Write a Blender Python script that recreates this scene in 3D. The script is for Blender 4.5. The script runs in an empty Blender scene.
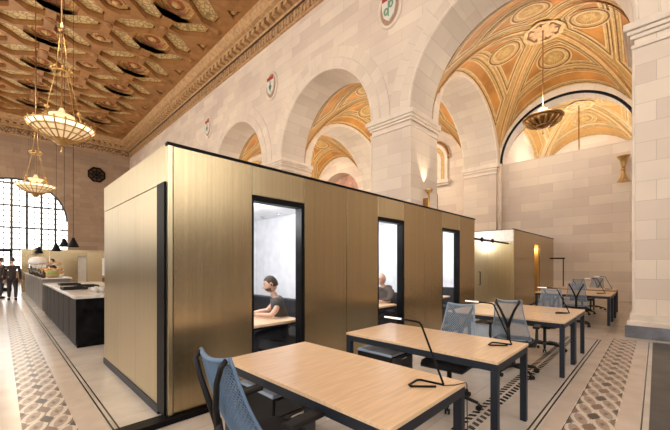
import bpy, bmesh, math, random
from mathutils import Vector, Matrix
random.seed(7)
PI = math.pi
S = bpy.context.scene
COL = S.collection

# ------------------------------------------------------------------ camera
cd = bpy.data.cameras.new('camera'); cam = bpy.data.objects.new('camera', cd); COL.objects.link(cam)
cam.location = (0, 0, 1.5)
cam.rotation_euler = (PI/2, 0, math.radians(44.39) - PI/2)
cd.sensor_width = 36; cd.lens = 36*328.44/670; cd.shift_y = (264.4-215)/670
cd.clip_start = 0.05; cd.clip_end = 300
S.camera = cam
# ------------------------------------------------------------------ world, exposure
S.view_settings.view_transform = 'Standard'; S.view_settings.look = 'None'
S.view_settings.gamma = 1; S.view_settings.use_curve_mapping = False
S.view_settings.exposure = 0.42
W = bpy.data.worlds.new('world'); S.world = W; W.use_nodes = True
wn = W.node_tree.nodes; wl = W.node_tree.links; wn.clear()
wo = wn.new('ShaderNodeOutputWorld'); wb = wn.new('ShaderNodeBackground')
wb.inputs['Color'].default_value = (1.0, 0.96, 0.90, 1); wb.inputs['Strength'].default_value = 3.9
wl.new(wb.outputs[0], wo.inputs[0])

def light(kind, name, loc, energy, color=(1, .82, .6), size=.3, rot=None, **kw):
    l = bpy.data.lights.new(name, kind); o = bpy.data.objects.new(name, l); COL.objects.link(o)
    o.location = loc; l.energy = energy; l.color = color
    if kind in ('POINT', 'SPOT'): l.shadow_soft_size = size
    if kind == 'AREA': l.size = size
    if rot: o.rotation_euler = rot
    for k, v in kw.items(): setattr(l, k, v)
    return o
# warm point lights above bay bowls and hall chandeliers, some added where none hangs
for by in (2.97, 9.82, 16.67, 23.52):
    light('POINT', 'bay_lamp', (13.8, by, 7.35), 235 if by < 5 else 240, (1, .88, .74), .5)
light('POINT', 'far_bay_lamp', (21.7, 2.97, 7.3), 330, (1, .93, .84), .5)
light('POINT', 'far_bay_lamp', (21.7, -3.9, 7.6), 120, (1, .90, .76), .5)
for cy in (9.7, 17.5, 25.3, 33.0):
    light('POINT', 'hall_lamp', (1.0, cy, 7.8), 200, (1, .78, .55), .5)
light('POINT', 'hall_lamp', (1.0, 1.9, 7.8), 140, (1, .82, .62), .5)

# ------------------------------------------------------------------ materials
M = {}
def mat(name, col, rough=.5, metal=0., noise=None, bump=None, spec=None, emit=None, estr=0, aniso=None, coat=None):
    """noise=(scale, amount, (sx,sy,sz)); bump=(scale,strength,(sx,sy,sz))"""
    m = bpy.data.materials.new(name); m.use_nodes = True; M[name] = m
    nt = m.node_tree; b = nt.nodes['Principled BSDF']
    b.inputs['Base Color'].default_value = (*col, 1); b.inputs['Roughness'].default_value = rough
    b.inputs['Metallic'].default_value = metal
    if spec is not None: b.inputs['Specular IOR Level'].default_value = spec
    if coat: b.inputs['Coat Weight'].default_value = coat; b.inputs['Coat Roughness'].default_value = .1
    if emit: b.inputs['Emission Color'].default_value = (*emit, 1); b.inputs['Emission Strength'].default_value = estr
    tc = nt.nodes.new('ShaderNodeTexCoord')
    def nz(sc, s3, det=4):
        mp = nt.nodes.new('ShaderNodeMapping'); mp.inputs['Scale'].default_value = s3
        nt.links.new(tc.outputs['Object'], mp.inputs['Vector'])
        n = nt.nodes.new('ShaderNodeTexNoise'); n.inputs['Scale'].default_value = sc; n.inputs['Detail'].default_value = det
        nt.links.new(mp.outputs[0], n.inputs['Vector']); return n
    sc, am, s3 = noise if noise else (6, .08, (1, 1, 1))
    n = nz(sc, s3)
    r = nt.nodes.new('ShaderNodeValToRGB')
    r.color_ramp.elements[0].position = .3; r.color_ramp.elements[1].position = .7
    r.color_ramp.elements[0].color = (*[c*(1-am) for c in col], 1)
    r.color_ramp.elements[1].color = (*[min(1, c*(1+am)) for c in col], 1)
    nt.links.new(n.outputs['Fac'], r.inputs['Fac']); nt.links.new(r.outputs[0], b.inputs['Base Color'])
    if bump:
        n2 = nz(bump[0], bump[2]); bp = nt.nodes.new('ShaderNodeBump'); bp.inputs['Strength'].default_value = bump[1]
        bp.inputs['Distance'].default_value = .01
        nt.links.new(n2.outputs['Fac'], bp.inputs['Height']); nt.links.new(bp.outputs[0], b.inputs['Normal'])
    if aniso: b.inputs['Anisotropic'].default_value = aniso
    return m

def stone_mat(name, c1, c2, cm, bw=1.3, rh=.4, mortar=.007, rough=.75):
    m = bpy.data.materials.new(name); m.use_nodes = True; M[name] = m
    nt = m.node_tree; b = nt.nodes['Principled BSDF']; N = nt.nodes.new; L = nt.links.new
    uv = N('ShaderNodeUVMap'); uv.uv_map = 'UVMap'
    def brick(a, c, mo, off):
        t = N('ShaderNodeTexBrick'); t.inputs['Scale'].default_value = 1
        t.inputs['Brick Width'].default_value = bw; t.inputs['Row Height'].default_value = rh
        t.inputs['Mortar Size'].default_value = mortar; t.inputs['Mortar Smooth'].default_value = .2
        t.inputs['Color1'].default_value = (*a, 1); t.inputs['Color2'].default_value = (*c, 1); t.inputs['Mortar'].default_value = (*mo, 1)
        t.inputs['Bias'].default_value = 0; t.offset = off
        L(uv.outputs[0], t.inputs['Vector']); return t
    t = brick(c1, c2, cm, .42)
    tc = N('ShaderNodeTexCoord'); n = N('ShaderNodeTexNoise'); n.inputs['Scale'].default_value = .55; n.inputs['Detail'].default_value = 5
    L(tc.outputs['Object'], n.inputs['Vector'])
    r = N('ShaderNodeValToRGB'); r.color_ramp.elements[0].position = .3; r.color_ramp.elements[1].position = .7
    r.color_ramp.elements[0].color = (.86, .84, .84, 1); r.color_ramp.elements[1].color = (1.0, .985, .95, 1)
    L(n.outputs['Fac'], r.inputs['Fac'])
    mx = N('ShaderNodeMix'); mx.data_type = 'RGBA'; mx.blend_type = 'MULTIPLY'; mx.inputs[0].default_value = 1
    L(t.outputs['Color'], mx.inputs[6]); L(r.outputs[0], mx.inputs[7]); L(mx.outputs[2], b.inputs['Base Color'])
    b.inputs['Roughness'].default_value = rough
    bp = N('ShaderNodeBump'); bp.inputs['Strength'].default_value = .35; bp.inputs['Distance'].default_value = .01; bp.invert = True
    L(t.outputs['Fac'], bp.inputs['Height']); L(bp.outputs[0], b.inputs['Normal'])
    return m

stone_mat('stone', (.86, .76, .645), (.72, .61, .52), (.60, .50, .42), mortar=.005)
stone_mat('stone_ring', (.83, .735, .62), (.74, .64, .54), (.58, .50, .41), bw=2.2, rh=.42, mortar=.005)
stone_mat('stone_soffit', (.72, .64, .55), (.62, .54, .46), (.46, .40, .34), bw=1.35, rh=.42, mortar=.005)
stone_mat('stone_unlit', (.42, .31, .225), (.34, .24, .17), (.22, .16, .12))  # same stone on the end wall, its dim light put into the colour
mat('stone_trim', (.76, .66, .56), .7, noise=(3, .10, (1, 1, 1)), bump=(30, .2, (1, 1, 1)))
mat('oak_dark', (.07, .035, .016), .5)
mat('slate', (.16, .17, .20), .35, noise=(4, .3, (1, 1, 1)))
mat('slate_floor', (.045, .042, .042), .38, noise=(3, .6, (1, 1, 1)))
mat('brass', (.50, .40, .245), .27, 1., noise=(3, .07, (14, 14, .12)), bump=(8, .10, (60, 60, .25)), aniso=.3)
mat('brass_pale_lit', (.62, .53, .345), .30, 1., noise=(3, .06, (14, 14, .12)), bump=(8, .08, (60, 60, .25)))  # paler copy of brass, window light on the hall side put into the colour
mat('brass_orange', (.62, .36, .10), .4, .7)  # orange-toned brass lining of the second pod's recess
mat('bronze', (.40, .22, .09), .32, 1., noise=(20, .35, (1, 1, 1)))
mat('gilt', (.58, .37, .14), .35, .75, noise=(12, .2, (1, 1, 1)))
mat('black_metal', (.006, .006, .007), .42, 0, spec=.1)
mat('blue_metal', (.022, .029, .044), .45, .4)
mat('black_plastic', (.008, .008, .009), .5, spec=.3)
mat('grey_plastic', (.05, .055, .065), .4)
mat('wood_top', (.78, .55, .345), .33, noise=(3, .10, (1.2, 14, 14)), coat=.15)
mat('wood_edge', (.47, .29, .15), .5)
mat('mesh_blue', (.13, .22, .36), .5)
mat('mesh_grey', (.25, .32, .41), .5)
mat('seat_fabric', (.02, .022, .028), .85, bump=(200, .4, (1, 1, 1)))
mat('pedestal_blue', (.36, .45, .58), .4)
mat('pedestal_pale', (.50, .56, .64), .45)
mat('white_wall', (.82, .83, .86), .8)
mat('white_ceiling', (.85, .86, .88), .8)
mat('sofa_black', (.02, .02, .024), .6, bump=(60, .3, (1, 1, 1)))
mat('fascia_white', (.86, .84, .80), .5)
mat('chrome', (.75, .75, .75), .2, 1)
mat('led', (1, 1, 1), .4, emit=(1, .98, .92), estr=.45)
mat('lamp_glass', (.62, .45, .26), .4, emit=(1, .72, .40), estr=.45)
mat('lamp_white', (.8, .7, .55), .4, emit=(1, .80, .52), estr=1.1)
mat('skin', (.68, .43, .32), .55)
mat('hair', (.045, .025, .015), .7, noise=(60, .4, (1, 1, 1)))
mat('beard', (.13, .07, .045), .8)
mat('tshirt', (.075, .068, .065), .85)
mat('hoodie', (.09, .07, .06), .85)
mat('coat_dark', (.035, .025, .022), .85)
mat('trousers', (.03, .03, .04), .85)
mat('white_cup', (.85, .85, .85), .4)
mat('marble_dark', (.008, .008, .009), .3, spec=.02, noise=(5, .8, (1, 1, 1)))
mat('marble_white', (.62, .60, .57), .2, noise=(9, .2, (1, 1, 1)))
mat('steel_counter', (.20, .18, .16), .4, .2)
mat('bottle_dark', (.05, .03, .015), .2)
mat('bread', (.62, .34, .10), .7, noise=(14, .3, (1, 1, 1)))
mat('salad', (.25, .32, .08), .7, noise=(30, .5, (1, 1, 1)))
mat('ceil_beam', (.33, .155, .048), .55, noise=(2.5, .22, (1, 1, 1)), bump=(9, .6, (1, 1, 1)))
mat('ceil_gold', (.55, .34, .13), .45, .2, noise=(10, .3, (1, 1, 1)))
mat('ceil_red', (.34, .10, .04), .6, noise=(9, .5, (1, 1, 1)))
mat('ceil_dark', (.07, .028, .01), .7)
mat('cornice', (.50, .31, .15), .6, noise=(6, .25, (1, 1, 1)), bump=(7, .8, (1, 1, 1)))
mat('cornice_shade', (.10, .05, .025), .7)
mat('mosaic_tan', (.37, .285, .23), .3, noise=(40, .2, (1, 1, 1)))
mat('mosaic_cream', (.66, .60, .52), .28, noise=(40, .15, (1, 1, 1)))
mat('mosaic_dark', (.035, .03, .03), .3, noise=(40, .5, (1, 1, 1)))
mat('mosaic_brown', (.19, .12, .09), .3)
mat('border_cream', (.60, .51, .43), .22, noise=(3, .10, (1, 1, 1)))
mat('inlay_black', (.02, .019, .018), .25)
mat('window_bar', (.05, .05, .055), .5)
mat('shield_red', (.40, .05, .03), .6)
mat('shield_green', (.20, .36, .24), .6)
mat('shield_brown', (.42, .26, .17), .7)
mat('shield_white', (.75, .72, .66), .6)
mat('mural_pink', (.62, .36, .27), .7, noise=(1.2, .45, (1, 1, 1)))
mat('sign_black', (.02, .02, .022), .4)
mat('sign_gold', (.55, .42, .2), .4, .6)
mat('vault_boss', (.66, .42, .22), .6, noise=(8, .25, (1, 1, 1)))
mat('vault_gold', (.55, .36, .13), .55, noise=(9, .22, (1, 1, 1)))
mat('vault_cream', (.66, .48, .24), .6, noise=(5, .15, (1, 1, 1)))
mat('vault_line', (.22, .10, .035), .6)
mat('vault_panel', (.52, .235, .055), .6, noise=(1.1, .30, (1, 1, 1)))
mat('vault_pale', (.55, .31, .10), .65, noise=(.9, .16, (1, 1, 1)))
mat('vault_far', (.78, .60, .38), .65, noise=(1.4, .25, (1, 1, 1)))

# ornate cream coffer panel: voronoi tracery
def tracery(name, a, bcol, sc):
    m = mat(name, a, .6); nt = m.node_tree; N = nt.nodes.new; L = nt.links.new
    v = N('ShaderNodeTexVoronoi'); v.feature = 'DISTANCE_TO_EDGE'; v.inputs['Scale'].default_value = sc
    tc = N('ShaderNodeTexCoord'); L(tc.outputs['Object'], v.inputs['Vector'])
    r = N('ShaderNodeValToRGB'); r.color_ramp.elements[0].position = .03; r.color_ramp.elements[1].position = .14
    r.color_ramp.elements[0].color = (*bcol, 1); r.color_ramp.elements[1].color = (*a, 1)
    L(v.outputs['Distance'], r.inputs['Fac']); L(r.outputs[0], nt.nodes['Principled BSDF'].inputs['Base Color'])
tracery('ceil_panel', (.68, .50, .24), (.30, .22, .10), 4.6)
tracery('frieze_relief', (.42, .27, .15), (.12, .065, .035), 4.0)

def floor_mat():
    m = bpy.data.materials.new('floor_stone'); m.use_nodes = True; M['floor_stone'] = m
    nt = m.node_tree; N = nt.nodes.new; L = nt.links.new; b = nt.nodes['Principled BSDF']
    uv = N('ShaderNodeUVMap'); uv.uv_map = 'UVMap'
    t = N('ShaderNodeTexBrick'); t.inputs['Scale'].default_value = 1; t.inputs['Brick Width'].default_value = 1.5; t.inputs['Row Height'].default_value = .75
    t.inputs['Mortar Size'].default_value = .003
    t.inputs['Color1'].default_value = (.63, .58, .53, 1); t.inputs['Color2'].default_value = (.57, .525, .48, 1); t.inputs['Mortar'].default_value = (.42, .37, .32, 1)
    L(uv.outputs[0], t.inputs['Vector'])
    n = N('ShaderNodeTexNoise'); n.inputs['Scale'].default_value = 2.2; n.inputs['Detail'].default_value = 8; n.inputs['Distortion'].default_value = .6
    L(uv.outputs[0], n.inputs['Vector'])
    r = N('ShaderNodeValToRGB'); r.color_ramp.elements[0].position = .3; r.color_ramp.elements[1].position = .7
    r.color_ramp.elements[0].color = (.84, .82, .80, 1); r.color_ramp.elements[1].color = (1.05, 1.04, 1.02, 1)
    L(n.outputs['Fac'], r.inputs['Fac'])
    mx = N('ShaderNodeMix'); mx.data_type = 'RGBA'; mx.blend_type = 'MULTIPLY'; mx.inputs[0].default_value = 1
    L(t.outputs['Color'], mx.inputs[6]); L(r.outputs[0], mx.inputs[7]); L(mx.outputs[2], b.inputs['Base Color'])
    b.inputs['Roughness'].default_value = .22
floor_mat()

def glass_mat(name, tint=(1, 1, 1), refl=.06, rough=0.02):
    m = bpy.data.materials.new(name); m.use_nodes = True; M[name] = m
    nt = m.node_tree; nt.nodes.clear(); N = nt.nodes.new; L = nt.links.new
    o = N('ShaderNodeOutputMaterial'); mx = N('ShaderNodeMixShader'); mx.inputs[0].default_value = refl
    t = N('ShaderNodeBsdfTransparent'); t.inputs[0].default_value = (*tint, 1)
    g = N('ShaderNodeBsdfGlossy'); g.inputs['Roughness'].default_value = rough
    L(t.outputs[0], mx.inputs[1]); L(g.outputs[0], mx.inputs[2]); L(mx.outputs[0], o.inputs[0])
glass_mat('glass', refl=.02)
glass_mat('window_glass', (.96, .98, 1), .04)

# ------------------------------------------------------------------ mesh builder
class MB:
    def __init__(s): s.v = []; s.f = []; s.uv = []; s.m = []; s.sm = []
    def face(s, pts, m=0, uv=None, smooth=False):
        i = len(s.v); s.v += [tuple(p) for p in pts]; s.f.append(tuple(range(i, i+len(pts)))); s.uv.append(uv); s.m.append(m); s.sm.append(smooth)
    def box(s, x0, x1, y0, y1, z0, z1, m=0, mt=None):
        p = [Vector(q) for q in ((x0,y0,z0),(x1,y0,z0),(x1,y1,z0),(x0,y1,z0),(x0,y0,z1),(x1,y0,z1),(x1,y1,z1),(x0,y1,z1))]
        if mt: p = [mt @ q for q in p]
        i = len(s.v); s.v += [tuple(q) for q in p]
        for f in ((3,2,1,0),(4,5,6,7),(0,1,5,4),(1,2,6,5),(2,3,7,6),(3,0,4,7)):
            s.f.append(tuple(i+k for k in f)); s.uv.append(None); s.m.append(m); s.sm.append(False)
        return s
    def tube(s, path, r, n=8, m=0, closed=False):
        P = [Vector(p) for p in path]; K = len(P); i0 = len(s.v); up = Vector((0, 0, 1)); prev = None
        rr = r if isinstance(r, (list, tuple)) else [r]*K
        for k, p in enumerate(P):
            a = P[(k-1) % K] if (closed or k > 0) else P[k]; b = P[(k+1) % K] if (closed or k < K-1) else P[k]
            t = (b-a).normalized() if (b-a).length > 1e-9 else Vector((0, 0, 1))
            if prev is None: u = t.orthogonal().normalized()
            else:
                u = prev - t*prev.dot(t); u = u.normalized() if u.length > 1e-6 else t.orthogonal().normalized()
            prev = u; w = t.cross(u)
            for j in range(n):
                q = 2*PI*j/n; s.v.append(tuple(p + (u*math.cos(q)+w*math.sin(q))*rr[k]))
        for k in range(K if closed else K-1):
            k2 = (k+1) % K
            for j in range(n):
                j2 = (j+1) % n
                s.f.append((i0+k*n+j, i0+k*n+j2, i0+k2*n+j2, i0+k2*n+j)); s.uv.append(None); s.m.append(m); s.sm.append(True)
        if not closed:
            s.f.append(tuple(i0+j for j in range(n))[::-1]); s.uv.append(None); s.m.append(m); s.sm.append(False)
            s.f.append(tuple(i0+(K-1)*n+j for j in range(n))); s.uv.append(None); s.m.append(m); s.sm.append(False)
        return s
    def lathe(s, prof, c=(0, 0, 0), n=24, m=0, smooth=True, sx=1, sy=1):
        i0 = len(s.v); K = len(prof)
        for r, z in prof:
            for j in range(n):
                q = 2*PI*j/n; s.v.append((c[0]+r*sx*math.cos(q), c[1]+r*sy*math.sin(q), c[2]+z))
        for k in range(K-1):
            for j in range(n):
                j2 = (j+1) % n
                s.f.append((i0+k*n+j, i0+k*n+j2, i0+(k+1)*n+j2, i0+(k+1)*n+j)); s.uv.append(None); s.m.append(m); s.sm.append(smooth)
        for k, rev in ((0, True), (K-1, False)):
            if prof[k][0] > 1e-4:
                f = tuple(i0+k*n+j for j in range(n)); s.f.append(f[::-1] if rev else f); s.uv.append(None); s.m.append(m); s.sm.append(False)
        return s
    def grid(s, fn, nu, nv, m=0, smooth=True, thick=None):
        i0 = len(s.v)
        for a in range(nu+1):
            for b in range(nv+1): s.v.append(tuple(fn(a/nu, b/nv)))
        for a in range(nu):
            for b in range(nv):
                p = i0+a*(nv+1)+b; s.f.append((p, p+nv+1, p+nv+2, p+1)); s.uv.append(None); s.m.append(m); s.sm.append(smooth)
        return s
    def build(s, name, mats, parent=None, loc=None, rz=0, bevel=0, sub=0):
        me = bpy.data.meshes.new(name); me.from_pydata(s.v, [], s.f)
        if isinstance(mats, str): mats = [mats]
        for q in mats: me.materials.append(M[q])
        ul = me.uv_layers.new(name='UVMap'); me.update()
        for p in me.polygons:
            p.material_index = s.m[p.index]; p.use_smooth = s.sm[p.index]
            u = s.uv[p.index]; nrm = p.normal; ax = max(range(3), key=lambda k: abs(nrm[k]))
            for k, li in enumerate(p.loop_indices):
                if u: ul.data[li].uv = u[k]
                else:
                    c = me.vertices[me.loops[li].vertex_index].co
                    ul.data[li].uv = (c.y, c.z) if ax == 0 else ((c.x, c.z) if ax == 1 else (c.x, c.y))
        o = bpy.data.objects.new(name, me); COL.objects.link(o)
        if parent: o.parent = parent
        if loc: o.location = loc
        o.rotation_euler[2] = rz
        if bevel:
            b = o.modifiers.new('bevel', 'BEVEL'); b.width = bevel; b.segments = 2; b.limit_method = 'ANGLE'
        if sub:
            b = o.modifiers.new('sub', 'SUBSURF'); b.levels = sub; b.render_levels = sub
        return o
def thing(name, label, cat, loc=(0, 0, 0), rz=0, group=None):
    o = bpy.data.objects.new(name, None); COL.objects.link(o); o.location = loc; o.rotation_euler = (0, 0, rz)
    o.empty_display_size = .1
    o['label'] = label; o['category'] = cat
    if group: o['group'] = group
    return o
def tag(o, label, cat, group=None):
    o['label'] = label; o['category'] = cat
    if group: o['group'] = group
    return o
def st(o): o['kind'] = 'structure'; return o
def kids(o): return [c for c in o.children]
def dup(root, loc, rz, label, group=None):
    def rec(o, par):
        c = o.copy(); COL.objects.link(c); c.parent = par
        for ch in kids(o): rec(ch, c)
        return c
    r = rec(root, None); r.location = loc; r.rotation_euler = (0, 0, rz); r['label'] = label
    if group: r['group'] = group
    return r

# ------------------------------------------------------------------ hall geometry constants
XW, XW2 = 9.2, 10.55          # arcade wall faces
XB, XB2 = 17.4, 18.3          # rear wall of the bays
SP = 6.45; R = 2.64           # springing height, arch radius
CY = [2.97 + 6.85*k for k in range(-1, 5)]   # centres of the bays
YE = 38.0; HC = 13.65         # end wall, ceiling

# ---- floor
f = MB(); f.face([(-9, -9, 0), (30, -9, 0), (30, YE+1, 0), (-9, YE+1, 0)])
st(f.build('floor', 'floor_stone'))
def inlay(name, rects, m, z=.0015):
    b = MB()
    for x0, x1, y0, y1 in rects: b.box(x0, x1, y0, y1, .0003, z)
    return st(b.build(name, m))
inlay('floor_border_cream', [(.14, 8.7, .115, .28), (.14, 8.7, .62, .77), (-.02, .143, .115, 38), (.50, .70, .77, 38)], 'border_cream', .0008)
inlay('floor_line_black', [(.745, 8.35, .783, .798), (.745, 8.35, .826, .842), (.715, .730, .783, 37.9), (.758, .773, .842, 37.9),
      (.14, 8.7, .095, .106), (.14, 8.7, .610, .616)], 'inlay_black', .0016)
inlay('floor_slate', [(-9, 8.8, -9, .05)], 'slate_floor', .0010)
inlay('floor_cross_band', [(8.55, 8.9, .3, 5.4)], 'border_cream', .0012)
# mosaic bands: chains of long ovals with dark diamonds between them
def mosaic(name, swap, a0, a1, b0, b1):
    b = MB(); w = (b1-b0)/2; p = .30
    def P(a, c, z): return (c, a, z) if swap else (a, c, z)
    def poly(pts, m, z):
        q = [P(x, y, z) for x, y in pts]
        if swap: q = q[::-1]
        b.face(q, m)
    poly([(a0, b0), (a1, b0), (a1, b1), (a0, b1)], 3, .0009)
    n = int((a1-a0)/p)
    for i in range(n):
        ac = a0+p*(i+.5)
        for cidx in (0, 1):
            cc = b0+w*(cidx+.5)
            for (ra, rb, m, z) in ((.185, .080, 1, .0016), (.135, .046, 0, .0020)):
                tl = .32
                pts = []
                for k in range(20):
                    q = 2*PI*k/20; x = ra*math.cos(q); y = rb*math.sin(q)
                    pts.append((ac+x*math.cos(tl)-y*math.sin(tl), cc+x*math.sin(tl)+y*math.cos(tl)))
                poly(pts, m, z)
            poly([(ac-.05, cc), (ac, cc-.022), (ac+.05, cc), (ac, cc+.022)], 3, .0023)
        am = ac+p/2
        poly([(am-.10, b0+w), (am, b0+w-.055), (am+.10, b0+w), (am, b0+w+.055)], 2 if i % 2 else 3, .0023)
        for e, sg in ((b0, 1), (b1, -1)):
            q = [(am-.07, e), (am+.07, e), (am, e+sg*.045)]
            poly(q if sg > 0 else q[::-1], 2 if i % 2 == 0 else 3, .0023)
    return st(b.build(name, ['mosaic_tan', 'mosaic_cream', 'mosaic_dark', 'mosaic_brown']))
mosaic('floor_mosaic_right', False, .5, 8.6, .28, .61)
mosaic('floor_mosaic_left', True, .62, 37.9, .143, .50)
b = MB()   # checker band under the desks
for i in range(78):
    x = .9+i*.095
    for yy, sg in ((1.18, 1), (1.275, -1)):
        b.face([(x, yy, .0018), (x+.055, yy, .0018), (x+.055+.03*sg, yy+.065, .0018), (x+.03*sg, yy+.065, .0018)])
st(b.build('floor_checker_band', 'inlay_black'))

# ---- arched wall builder
def arch_wall(name, axis, p0, p1, a0, a1, ops, top, zb=0, mats=('stone', 'stone_soffit'), N=28):
    """wall between planes p0<p1, running a0..a1; ops = (centre, half width, spring, rise, sill)"""
    b = MB()
    def P(p, a, z): return (p, a, z) if axis == 'x' else (a, p, z)
    def q(pts, m=0, uv=None): b.face([P(*t) for t in pts], m, uv)
    def wallpiece(c0, c1, z0a, z0b, z1):
        for p in (p0, p1): q([(p, c0, z0a), (p, c1, z0b), (p, c1, z1), (p, c0, z1)])
    cur = a0
    for (c, r, sp, ri, sill) in sorted(ops):
        wallpiece(cur, c-r, zb, zb, top)
        if sill > zb:
            wallpiece(c-r, c+r, zb, zb, sill)
            q([(p0, c-r, sill), (p1, c-r, sill), (p1, c+r, sill), (p0, c+r, sill)], 0)
        else: pass
        for e in (c-r, c+r):
            if sp > max(zb, sill): q([(p0, e, max(zb, sill)), (p1, e, max(zb, sill)), (p1, e, sp), (p0, e, sp)], 0,
                        [(p0, max(zb, sill)), (p1, max(zb, sill)), (p1, sp), (p0, sp)])
        for k in range(N):
            t0 = PI-PI*k/N; t1 = PI-PI*(k+1)/N
            A = (c+r*math.cos(t0), sp+ri*math.sin(t0)); B = (c+r*math.cos(t1), sp+ri*math.sin(t1))
            wallpiece(A[0], B[0], A[1], B[1], top)
            l0, l1 = (PI-t0)*r, (PI-t1)*r
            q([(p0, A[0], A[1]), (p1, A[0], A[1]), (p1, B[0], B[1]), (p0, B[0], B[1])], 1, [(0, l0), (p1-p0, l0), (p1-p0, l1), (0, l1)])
        cur = c+r
    wallpiece(cur, a1, zb, zb, top)
    q([(p0, a0, zb), (p1, a0, zb), (p1, a0, top), (p0, a0, top)]); q([(p0, a1, zb), (p1, a1, zb), (p1, a1, top), (p0, a1, top)])
    q([(p0, a0, top), (p1, a0, top), (p1, a1, top), (p0, a1, top)])
    return st(b.build(name, list(mats)))
def ring(b, axis, p, c, sp, r0, r1, proj, ri=1.0, N=36, m=0):
    """voussoir ring standing proj proud of plane p"""
    def P(pp, a, z): return (pp, a, z) if axis == 'x' else (a, pp, z)
    pf = p+proj
    for k in range(N):
        t0 = PI-PI*k/N; t1 = PI-PI*(k+1)/N
        def pt(r, t, pp): return P(pp, c+r*math.cos(t), sp+r*ri*math.sin(t))
        l0, l1 = (PI-t0)*r0, (PI-t1)*r0
        b.face([pt(r0, t0, pf), pt(r1, t0, pf), pt(r1, t1, pf), pt(r0, t1, pf)], m, [(.02, l0), (.02+r1-r0, l0), (.02+r1-r0, l1), (.02, l1)])
        b.face([pt(r1, t0, p), pt(r1, t0, pf), pt(r1, t1, pf), pt(r1, t1, p)], m, [(0, l0), (.1, l0), (.1, l1), (0, l1)])
        b.face([pt(r0, t0, p), pt(r0, t0, pf), pt(r0, t1, pf), pt(r0, t1, p)], m, [(0, l0), (.1, l0), (.1, l1), (0, l1)])

b = MB(); b.box(XW, 26, -9.0, -8.2, 0, HC); b.box(25.5, 26, -8.2, YE, 0, HC); st(b.build('wall_bay_south', 'stone'))  # unseen bay walls, added to stop daylight leaking in
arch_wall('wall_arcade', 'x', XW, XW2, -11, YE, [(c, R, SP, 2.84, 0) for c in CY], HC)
b = MB(); t = MB()
for c in CY:
    ring(b, 'x', XW, c, SP, R, R+.36, -.06, 2.84/R); ring(b, 'x', XW, c, SP, R+.38, R+.775, -.025, 2.84/R)
    t.tube([(XW-.05, c+(R+.05)*math.cos(PI*k/40), SP+(R+.05)*2.84/R*math.sin(PI*k/40)) for k in range(41)], .035, 6)
    t.tube([(XW-.03, c+(R+.37)*math.cos(PI*k/40), SP+(R+.37)*2.84/R*math.sin(PI*k/40)) for k in range(41)], .03, 6)
st(b.build('wall_arcade_voussoirs', 'stone_ring')); st(t.build('trim_1', 'stone_trim'))
# imposts and plinths of the arcade piers
b = MB(); s_ = MB()
for k in range(len(CY)-1):
    y0, y1 = CY[k]+R, CY[k+1]-R
    for (e, z0, z1) in ((.05, 5.95, 6.02), (.06, 6.14, 6.22), (.11, 6.22, 6.30), (.17, 6.30, 6.45)):
        b.box(XW-e, XW2+e, y0-e, y1+e, z0, z1)
    b.box(XW-.07, XW2+.07, y0-.07, y1+.07, .22, .48); s_.box(XW-.14, XW2+.14, y0-.14, y1+.14, 0, .24)
    b.box(XW-.11, XW2+.11, y0-.11, y1+.11, .24, .34)
    # shallow corner fillets on the reveals
    b.box(XW-.03, XW+.12, y1-.01, y1+.035, .48, 5.95)
st(b.build('trim_2', 'stone_trim', bevel=.012)); st(s_.build('baseboard_arcade', 'slate', bevel=.012))

# transverse arches between bays
for k in range(len(CY)-1):
    y0, y1 = CY[k]+R, CY[k+1]-R; cx = (XW2+XB)/2
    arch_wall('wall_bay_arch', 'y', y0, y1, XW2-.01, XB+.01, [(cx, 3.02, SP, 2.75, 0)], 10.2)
    b = MB()
    for p, s in ((y0, -.05), (y1, .05)): ring(b, 'y', p, cx, SP, 3.02, 3.40, s, 2.75/3.02)
    st(b.build('wall_bay_voussoirs', 'stone_ring'))
    b = MB()
    for xa, xb in ((XW2, XW2+.41), (XB-.41, XB)):
        for (e, z0, z1) in ((.04, 5.95, 6.02), (.05, 6.14, 6.25), (.10, 6.25, 6.45)): b.box(xa-e, xb+e, y0-e, y1+e, z0, z1)
    st(b.build('trim_3', 'stone_trim'))
    # engaged shafts against the rear wall
    b = MB()
    for yy in (y0-.06, y1+.06): b.tube([(XB-.12, yy, 0), (XB-.12, yy, SP)], .11, 12)
    st(b.build('trim_4', 'stone_trim'))
# rear wall of the bays: first bay filled only up to the springing, the arch above it open to a further vault
arch_wall('wall_rear', 'x', XB, XB2, CY[0]-3.42, YE, [(CY[1], R-.06, SP, R-.06, 0), (CY[0], R-.06, SP, R-.06, 0), (CY[3], 2.0, 6.2, 2.0, 6.19)], 10.6)
b = MB()
for c in CY[:3]: b.box(XB+.12, XB+.5, c-R+.03, c+R-.03, 0, SP)
st(b.build('wall_rear_screen', 'stone'))
b = MB(); t = MB()
for c in CY:
    ring(b, 'x', XB, c, SP, R-.06, R+.62, -.04)
st(b.build('wall_rear_voussoirs', 'stone_ring'))
for c in CY[:2]:
    t.tube([(XB+.02, c+(R-.10)*math.cos(PI*k/48), SP+(R-.10)*math.sin(PI*k/48)) for k in range(49)], .065, 8)
st(t.build('trim_5', 'black_metal'))
b = MB(); b.face([(XB2+.05, CY[3]-2.4, 5.8), (XB2+.05, CY[3]+2.4, 5.8), (XB2+.05, CY[3]+2.4, 9), (XB2+.05, CY[3]-2.4, 9)])
st(b.build('wall_mural', 'mural_pink'))

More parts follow.
